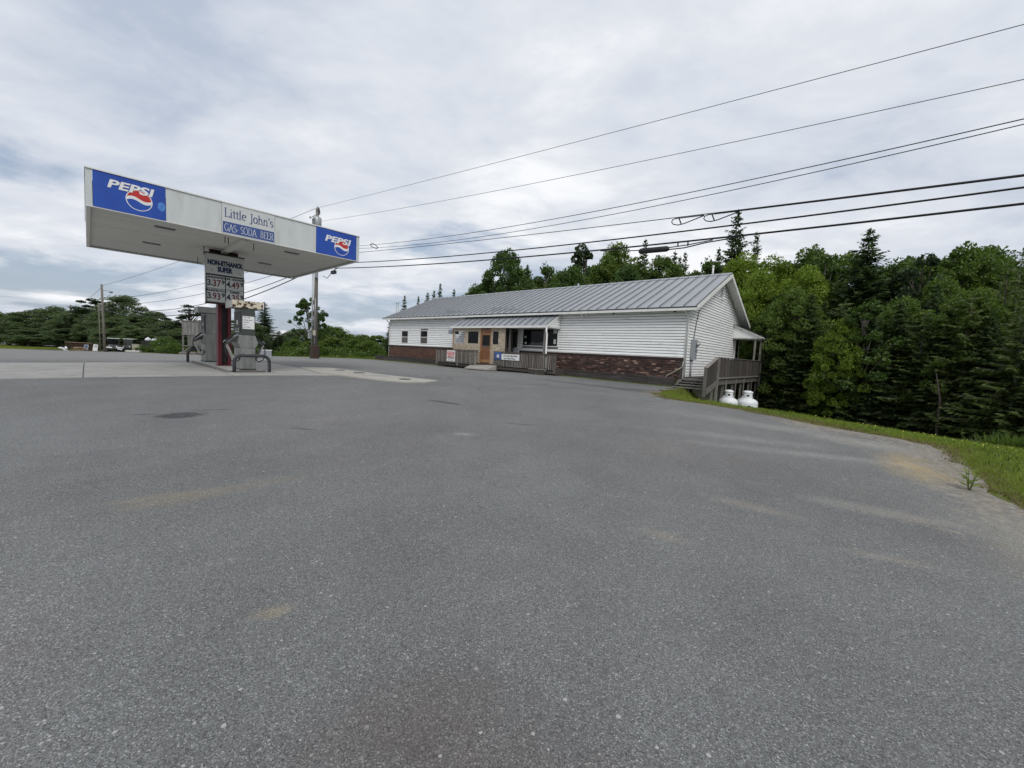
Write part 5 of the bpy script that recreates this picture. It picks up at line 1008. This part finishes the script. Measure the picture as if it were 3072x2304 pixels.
wd = at('weed_plant', 5.45, 4.62, 'single green weed with narrow leaves growing from the sandy lot edge', 'plant')
for k in range(4):
    a = k*1.7; MB().tube([(0, 0, -.02), (.03*math.cos(a), .03*math.sin(a), .12), (.06*math.cos(a), .06*math.sin(a), .24+.03*k)], [.005, .004, .002], 5).build('stem', 'weed_stem', wd)
    for j in range(6):
        b2 = a+j*2.1; z_ = .05+.035*j; L_ = .14-.008*j; c0 = Vector((.04*math.cos(a)*j/5, .04*math.sin(a)*j/5, z_)); d_ = Vector((math.cos(b2), math.sin(b2), .35)); sd_ = Vector((-math.sin(b2), math.cos(b2), 0))*.020
        MB().add([c0, c0+d_*L_*.5-sd_, c0+d_*L_, c0+d_*L_*.5+sd_], [(0, 1, 2, 3)]).build('leaf', 'grass_blade', wd)
# ------------------------------------------------------------------ trees
def leaf_quads(P, size, up=.4, r=None, elong=1.3):
    r = r or rng; n = len(P); nrm = r.normal(0, 1, (n, 3)); nrm[:, 2] = np.abs(nrm[:, 2])+up; nrm /= np.linalg.norm(nrm, axis=1)[:, None]
    t = np.cross(nrm, r.normal(0, 1, (n, 3))); t /= np.linalg.norm(t, axis=1)[:, None]; b_ = np.cross(nrm, t)
    s = (size*r.uniform(.55, 1.35, n))[:, None]; a = t*s*elong/2; c_ = b_*s/2
    return np.stack([P-a, P-c_*.9+a*.1, P+a, P+c_*.9+a*.1], 1)
def limb_mesh(name, limbs, m_):
    mb = MB()
    for pts, rad in limbs: mb.tube(pts, rad, 7, True)
    return mb.mesh(name, m_)
def broadleaf(name, seed, H, Rr, base, nclump, nleaf, leaf, lm, bark='bark', flat=.6, clump=.26, prof=.75, open_=0.):
    r = np.random.default_rng(seed); rd = random.Random(seed); limbs = []; tips = []
    tp = [(0, 0, -.6)]; x = y = 0.
    for i in range(1, 8): x += rd.uniform(-.02, .02)*H*.5; y += rd.uniform(-.02, .02)*H*.5; tp.append((x, y, H*.9*i/7))
    tr0 = .022*H+.03; limbs.append((tp, [tr0*(1-.88*i/7) for i in range(8)]))
    C = []
    tries = 0
    while len(C) < nclump and tries < 9000:
        tries += 1; t = r.uniform(0, 1); rho = Rr*(math.sin(math.pi*min(1, (t*.92+.06))**prof))**.7; a = r.uniform(0, 2*math.pi); q = r.uniform(.15, 1)**.5
        lob = 1+.22*math.sin(2*a+seed)+.15*math.sin(5*a+t*7+seed*2)
        p = np.array([rho*q*lob*math.cos(a), rho*q*lob*math.sin(a), H*(base+(1-base)*t)*.985])
        if C and min(np.linalg.norm((p-c_)*[1, 1, 1.2]) for c_ in C) < Rr*clump*(.55+open_): continue
        C.append(p)
    C = np.array(C); Ls = []
    for c_ in C:
        cr = Rr*clump*r.uniform(.6, 1.15); k = max(6, int(nleaf/len(C)*r.uniform(.6, 1.4))); d = r.normal(0, 1, (k, 3)); d /= np.linalg.norm(d, axis=1)[:, None]; rad = cr*r.uniform(.25, 1, k)**.45
        P = c_+d*rad[:, None]*[1, 1, flat]; P[:, 2] -= .12*cr*(np.hypot(d[:, 0], d[:, 1]))*2; Ls.append(P)
    for c_ in C[::max(1, len(C)//26)]:
        z0 = max(.15*H, c_[2]-rd.uniform(.12, .3)*H-.25*np.hypot(c_[0], c_[1])); i = min(6, int(z0/(H*.9)*7)); f = z0/(H*.9)*7-i; s0 = Vector(tp[i]).lerp(Vector(tp[i+1]), min(1, f)); e = Vector(c_); mdl = s0.lerp(e, .5)+Vector((rd.uniform(-.1, .1), rd.uniform(-.1, .1), .04*H)); rr = tr0*.38*(1-.5*z0/H)
        limbs.append(([s0, mdl, e], [rr, rr*.6, .012]))
    crown = quads(name+'_crown', leaf_quads(np.concatenate(Ls), leaf, .4, r), lm); return H, Rr, limb_mesh(name+'_trunk', limbs, bark), crown
def conifer(name, seed, H, Rr, base, whorls, per, lm, droop=.25, dens=1., twig=.30, gap=.0, taper=.85, bark='bark'):
    r = np.random.default_rng(seed); rd = random.Random(seed); Q = []; limbs = [([(0, 0, -.6), (0, 0, H*.5), (0, 0, H*.995)], [.016*H+.03, .010*H+.02, .01])]
    for w in range(whorls):
        t = (w+rd.uniform(-.3, .3))/whorls; t = min(max(t, 0), .985); zw = z0 = H*(base+(1-base)*t); L = Rr*((1-t)**taper)*rd.uniform(.82, 1.12)+.10; n = max(4, int(per*(.55+.45*(1-t))))
        a0 = rd.uniform(0, 6.28)
        for k in range(n):
            if rd.random() < gap: continue
            a = a0+2*math.pi*k/n+rd.uniform(-.3, .3); Lk = L*rd.uniform(.55, 1.15)*(1+.16*math.sin(a*2+seed+t*4)+.12*math.sin(a*3+t*11)); z0 = zw+rd.uniform(-.6, .6)*H*(1-base)/whorls; ca, sa = math.cos(a), math.sin(a); up = .35*t-droop*(1-t)+rd.uniform(-.13, .13)
            m_ = max(4, int(Lk/(.115/dens))); s = np.linspace(.12, 1, m_); zz_ = z0+Lk*(up*s-.10*s**2+.16*s**4*(1-t))
            sp_ = np.stack([ca*Lk*s, sa*Lk*s, zz_], -1)
            if Lk > .6 and k % 2 == 0: limbs.append(([(0, 0, z0), tuple(sp_[len(sp_)//2]), tuple(sp_[-1])], [.012+.006*Lk, .008+.003*Lk, .005]))
            for sd_ in (-1, 1, 0):
                tl_ = twig*(.45+.75*(1-s))*r.uniform(.7, 1.3, m_)*min(1.2, .4+Lk*.5); ang = a+sd_*r.uniform(.6, 1.1, m_) if sd_ else a+r.uniform(-.3, .3, m_)
                dz = r.uniform(-.55, .12, m_)-(.25 if sd_ == 0 else 0); d = np.stack([np.cos(ang), np.sin(ang), dz], -1); d /= np.linalg.norm(d, axis=1)[:, None]
                e = sp_+d*tl_[:, None]; side = np.cross(d, [0, 0, 1.]); side /= (np.linalg.norm(side, axis=1)[:, None]+1e-6); side = side*np.cos(r.uniform(-.9, .9, m_))[:, None]+np.array([0, 0, 1])*np.sin(r.uniform(-.9, .9, m_))[:, None]; wd = (.040+.11*tl_)[:, None]*.8
                md = sp_+d*(tl_*.45)[:, None]; Q.append(np.stack([sp_, md-side*wd, e, md+side*wd], 1))
    # leader shoot
    P = np.stack([np.zeros(10), np.zeros(10), np.linspace(H*.965, H, 10)], -1); Q.append(leaf_quads(P, .10, 0, r, 1.8))
    return H, Rr, limb_mesh(name+'_trunk', limbs, bark), quads(name+'_crown', np.concatenate(Q), lm)
P_ = {
 'spruce': [conifer('spruce_a', 11, 10, 2.6, .03, 62, 12, 'needle_spruce', .25, 1.25, .34), conifer('spruce_b', 12, 10, 2.3, .05, 58, 11, 'needle_spruce', .32, 1.25, .36, .06), conifer('spruce_c', 13, 10, 2.8, .02, 56, 12, 'needle_spruce', .15, 1.2, .40, .04, .75)],
 'larch': [conifer('larch_a', 21, 9, 2.6, .06, 30, 10, 'leaf_larch', .10, .9, .42, .12, .62, 'bark_pale'), conifer('larch_b', 22, 9, 2.4, .10, 28, 9, 'leaf_larch', .18, .9, .42, .15, .6)],
 'pine': [broadleaf('pine_a', 31, 11, 2.8, .30, 40, 9500, .20, 'needle_pine', 'bark', .5, .26, .8, .35), broadleaf('pine_b', 32, 11, 2.6, .25, 44, 9500, .20, 'needle_pine', 'bark', .5, .25, .9, .3)],
 'maple': [broadleaf('maple_a', 41, 9, 3.2, .12, 150, 36000, .115, 'leaf_maple', clump=.23), broadleaf('maple_b', 42, 9, 3.0, .10, 140, 34000, .115, 'leaf_maple', clump=.24)],
 'round': [broadleaf('round_a', 51, 10, 3.4, .14, 160, 30000, .145, 'leaf_round', prof=.85, clump=.23), broadleaf('round_b', 52, 10, 3.2, .12, 150, 30000, .145, 'leaf_round', prof=.95, clump=.22)],
 'oak': [broadleaf('oak_a', 61, 9, 3.0, .08, 150, 30000, .13, 'leaf_oak', clump=.22), broadleaf('oak_b', 62, 9, 3.0, .10, 120, 30000, .13, 'leaf_oak', clump=.25), broadleaf('oak_c', 63, 9, 2.8, .06, 170, 30000, .125, 'leaf_oak', clump=.20, prof=.9)],
 'birch': [broadleaf('birch_a', 71, 9, 2.2, .22, 70, 8000, .15, 'leaf_birch', 'bark_pale', .7, .22, .9, .25), broadleaf('birch_b', 72, 9, 2.2, .18, 76, 8500, .15, 'leaf_birch', 'bark_pale', .7, .22, .8, .2)],
 'poplar': [broadleaf('poplar_a', 81, 10, 2.3, .22, 80, 9000, .17, 'leaf_round', 'bark_pale', .8, .17, .9, .35)],
 'bush': [broadleaf('bush_a', 91, 2.4, 1.9, .03, 60, 7000, .10, 'leaf_bush', 'bark', .7, .30), broadleaf('bush_b', 92, 2.4, 1.8, .02, 60, 7000, .10, 'leaf_bush', 'bark', .7, .28)]}
NAMES = {'spruce': 'spruce_tree', 'larch': 'larch_tree', 'pine': 'pine_tree', 'maple': 'maple_tree', 'round': 'broadleaf_tree', 'oak': 'leafy_tree', 'birch': 'birch_tree', 'poplar': 'poplar_tree', 'bush': 'shrub'}
LOOK = {'spruce': 'dark spruce', 'larch': 'feathery pale conifer', 'pine': 'open crowned pine', 'maple': 'yellow green maple', 'round': 'deep green round tree', 'oak': 'leafy tree', 'birch': 'light green birch', 'poplar': 'open poplar', 'bush': 'green shrub'}
BEAR = [(-1.14, 'beyond the far road'), (-1.05, 'behind the firewood stack'), (-.97, 'behind the street light pole'), (-.88, 'behind the dumpster and carts'), (-.72, 'behind the old plank signboard'), (-.57, 'behind the fuel pumps'), (-.44, 'beside the tall utility pole'), (-.27, 'between the tall utility pole and the store'), (-.06, 'above the far roof end'), (.14, 'above the porch part of the roof'), (.36, 'above the near roof half'), (.53, 'close behind the gable ridge'), (.66, 'behind the small deck roof'), (.82, 'beyond the propane tanks'), (1.0, 'beyond the long grass bank'), (1.16, 'behind the sandy edge of the lot'), (9, 'behind the bare slender trunks')]
def place_of(x, y):
    pl = next(t for lim, t in BEAR if x/y < lim)
    if x < -36: return pl, 'roadside wood trees'
    if x < -9.5 and y < 70: return pl, 'thicket trees'
    if x > 10.5 and y < 35: return pl, 'trees beside the gable'
    return pl, 'trees behind the store'
def size_of(h, hw): return ('very tall ' if h > 12 else 'tall ' if h > 9.5 else 'middle sized ' if h > 7 else 'low ') + ('broad ' if hw/h > .27 else 'slender ' if hw/h < .15 else '')
def row_of(k, x, y, base):
    near = [t for t in base if abs(t[1]/t[2]-x/y) < .12 and t[0] == k]; ys_ = sorted(t[2] for t in near)
    return '' if len(ys_) < 2 else ', front row' if y == ys_[0] else ', back row' if y == ys_[-1] else ', middle row'
SPECIAL = {}
TREES=[
('spruce',-16.0,58.0,9.0,1.1),('spruce',-15.0,62.0,9.4,0.8),('spruce',-13.6,62.0,10.1,0.6),('spruce',-11.4,56.0,9.6,0.8),('spruce',-10.4,55.0,10.4,1.2),('spruce',-10.2,66.0,11.4,0.6),('round',-4.1,44.0,8.7,2.3),('round',-1.3,42.0,11.9,2.2),('oak',-5.8,46.0,7.9,1.2),('spruce',1.1,46.0,11.6,0.8),('birch',2.9,40.0,10.3,1.2),('birch',1.9,38.0,8.0,1.0),('pine',7.1,44.0,13.6,2.3),('round',4.8,36.0,9.3,1.8),('birch',7.9,40.0,10.6,1.3),('oak',9.6,40.0,12.7,1.7),('round',9.3,34.0,9.1,1.4),('spruce',11.7,38.0,12.6,1.5),('oak',12.7,36.0,10.6,1.4),('spruce',17.6,46.0,13.8,0.6),('spruce',19.0,48.0,13.8,0.6),('spruce',19.2,47.0,14.0,0.6),('birch',16.0,36.0,9.8,1.0),('birch',17.9,38.0,11.1,1.0),('spruce',21.1,40.0,16.4,2.3),('spruce',18.6,38.0,12.2,1.0),('spruce',22.0,38.0,13.8,1.1),('maple',17.1,31.0,9.7,1.8),('maple',18.3,29.0,9.4,1.7),('birch',19.6,26.0,9.0,1.2),('maple',17.6,25.0,7.6,1.0),('maple',16.0,27.0,7.9,1.4),('oak',20.3,28.0,9.8,1.5),('birch',20.5,30.0,9.0,1.0),('oak',16.8,25.0,6.5,1.1),('spruce',19.6,23.0,9.4,2.3),('spruce',20.7,26.0,7.9,1.3),('birch',25.0,26.0,8.9,1.1),('spruce',20.2,22.0,7.2,1.5),('oak',22.8,23.0,7.9,1.2),('pine',20.8,21.0,7.6,0.9),('oak',25.1,23.0,8.8,1.5),('round',28.5,25.0,9.3,1.5),('oak',20.8,20.0,6.2,1.2),('larch',20.9,17.0,6.9,1.1),('larch',19.2,16.0,5.8,0.8),('spruce',25.5,20.0,7.5,1.3),('larch',18.1,14.0,5.3,0.9),('round',26.6,22.0,7.4,1.5),('spruce',14.7,22.5,5.1,1.1),('spruce',15.3,21.0,5.3,1.3),('larch',15.8,19.5,4.8,1.3),('spruce',16.2,18.5,4.4,1.3),('spruce',17.1,18.0,4.6,1.2),('larch',17.2,17.0,4.1,1.2),('spruce',17.6,16.5,4.5,1.2),('larch',17.4,15.5,4.6,1.2),('spruce',17.6,15.0,3.9,1.1),('larch',17.0,13.5,4.0,1.1),('oak',15.5,25.0,4.9,1.0),('spruce',17.5,23.0,5.3,1.2),('spruce',18.7,20.5,5.0,1.2),('spruce',19.6,19.0,5.7,1.3),('spruce',17.2,13.0,4.2,1.1),('oak',20.3,15.0,5.0,1.1),('oak',-119.9,95.0,4.8,4.0),('round',-110.2,90.0,5.2,3.8),('oak',-124.7,95.0,5.4,4.8),('oak',-108.8,92.0,6.2,3.8),('oak',-102.7,90.0,6.8,3.4),('oak',-95.2,86.0,5.5,3.2),('round',-90.5,84.0,5.9,3.2),('pine',-83.9,80.0,8.2,3.2),('oak',-79.5,78.0,5.8,2.9),('round',-72.0,74.0,8.4,3.8),('oak',-65.6,66.0,4.1,2.8),('oak',-65.5,70.0,4.8,2.9),('round',-64.3,72.0,5.6,3.0),('oak',-55.0,64.0,3.9,2.4),('pine',-50.0,62.0,6.4,2.3),('oak',-48.4,58.0,2.6,1.9),('oak',-48.1,62.0,4.1,2.6),('oak',-47.8,64.0,3.5,2.4),('oak',-101.1,84.0,1.6,3.5),('oak',-88.9,80.0,1.9,3.0),('oak',-57.0,62.0,2.4,2.6),('oak',-60.5,63.0,2.8,2.6),('spruce',-32.4,52.0,6.4,2.0),('oak',-39.3,56.0,4.1,2.8),('oak',-32.8,50.0,3.7,2.1),('spruce',-27.0,46.0,2.7,1.5),('spruce',-27.9,44.0,2.6,1.3),('oak',-30.2,54.0,2.8,1.8),('oak',-31.8,60.0,3.5,2.3),('poplar',-25.7,50.0,7.3,1.7),('poplar',-23.9,49.0,5.5,1.1),('oak',-24.2,50.0,3.3,1.9),('oak',-26.9,58.0,4.1,1.9),('oak',-27.4,62.0,4.1,2.3),('oak',-27.3,66.0,3.3,2.5),('oak',-24.8,66.0,3.3,2.5),('oak',-20.5,60.0,3.1,2.3),('oak',-19.2,48.0,2.2,1.8),('oak',-16.5,46.0,2.1,1.7),('spruce',-13.7,44.0,4.2,0.9),('oak',-19.8,44.0,2.2,1.7),('oak',-22.8,42.0,1.8,1.4),('oak',-21.4,42.0,1.7,1.4),('oak',-3.2,47.0,9.7,2.4),('oak',0.4,48.0,11.6,2.4),('round',2.3,48.0,10.5,2.4),('oak',4.7,48.0,11.2,2.4),('round',8.7,48.0,12.0,2.4),('oak',10.5,47.0,12.3,2.4),('round',13.7,46.0,11.8,2.3),('oak',15.6,46.0,11.5,2.3),('oak',16.8,44.0,10.7,2.2),('round',18.9,44.0,11.0,2.2),('oak',20.2,42.0,11.3,2.1),('oak',-5.6,48.0,8.2,2.0),('spruce',4.1,50.0,10.8,1.7),('oak',22.2,34.0,9.7,2.0),('spruce',23.1,31.0,9.4,1.8),('oak',26.8,33.0,10.8,2.2),('oak',27.7,31.0,9.3,2.1),('oak',30.2,29.0,9.3,1.9),('round',30.2,32.0,10.4,1.9),('oak',32.9,28.0,9.6,1.9),('spruce',26.7,26.0,8.4,1.5),('oak',15.3,22.0,5.8,1.3),('oak',18.1,19.0,5.0,1.3),('birch',16.1,18.3,4.6,1.1),('oak',18.0,16.0,4.9,1.1),('maple',15.4,19.0,3.8,1.0),('bush',-15.5,36.5,1.1,1.4),('bush',-13.8,36.0,0.9,1.4),('bush',-13.0,37.0,1.0,1.2),('bush',-17.9,38.0,1.1,1.1),('bush',-21.6,38.0,1.0,1.3),('bush',-19.6,37.0,1.0,1.2),('bush',-43.4,50.0,1.3,1.5),('bush',-40.7,48.0,0.6,1.2),('bush',-26.0,40.0,1.1,1.0),('bush',-11.6,35.5,1.1,0.7),('bush',-50.5,56.0,0.3,1.9),]
cnt = {}; FAR = {}
for i, (k, x, y, zt, hw) in enumerate(TREES):
    protos = P_[k]; j = cnt.get(k, 0); cnt[k] = j+1; H, Rr, tm, cm = protos[j % len(protos)]; z0 = g(x, y)
    pl, gr = place_of(x, y); lab = size_of(zt-z0, hw)+LOOK[k]+' '+pl+row_of(k, x, y, TREES)
    o = empty(NAMES[k], (x, y, z0-.05), (i*2.399) % 6.283, lab, 'shrub' if k == 'bush' else 'tree', LOOK[k]+'s '+pl)
    s = (zt-z0)/H; w = max(hw/Rr*1.35, .56*s) if k in ('spruce', 'larch') else hw/Rr*1.15 if k == 'poplar' else max(hw/Rr*1.35, .72*s) if k != 'bush' else hw/Rr*1.2; o.scale = (w, w, s)
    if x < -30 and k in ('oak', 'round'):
        if cm.name not in FAR: FAR[cm.name] = cm.copy(); FAR[cm.name].materials[0] = M['leaf_hazed']
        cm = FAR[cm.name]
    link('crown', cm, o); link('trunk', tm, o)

for x, y, h_, lx_, lb in ((16.2, 14.9, 3.0, -.35, 'slender pale bare trunk leaning at the edge of the wood, with a broken side branch'), (18.6, 15.2, 2.8, .25, 'slender pale bare trunk leaning away from the broken one at the wood edge')):
    o = empty('bare_tree', (x, y, g(x, y)-.05), 0, lb, 'tree', 'bare trunks at the wood edge')
    MB().tube([(0, 0, -.2), (lx_*.3, .05, h_*.33), (lx_*.5, .0, h_*.66), (lx_, .1, h_)], [.06, .05, .035, .012], 8).build('trunk', 'bark', o)
    for k in range(5):
        t = .3+.14*k; s_ = -1 if k % 2 else 1; b0 = Vector((lx_*t*.8, .03, h_*t)); MB().tube([b0, b0+Vector((s_*.35, -.1, .12)), b0+Vector((s_*.7, -.2, .02+.1*k))], [.016, .010, .004], 6).build('branch', 'bark', o)
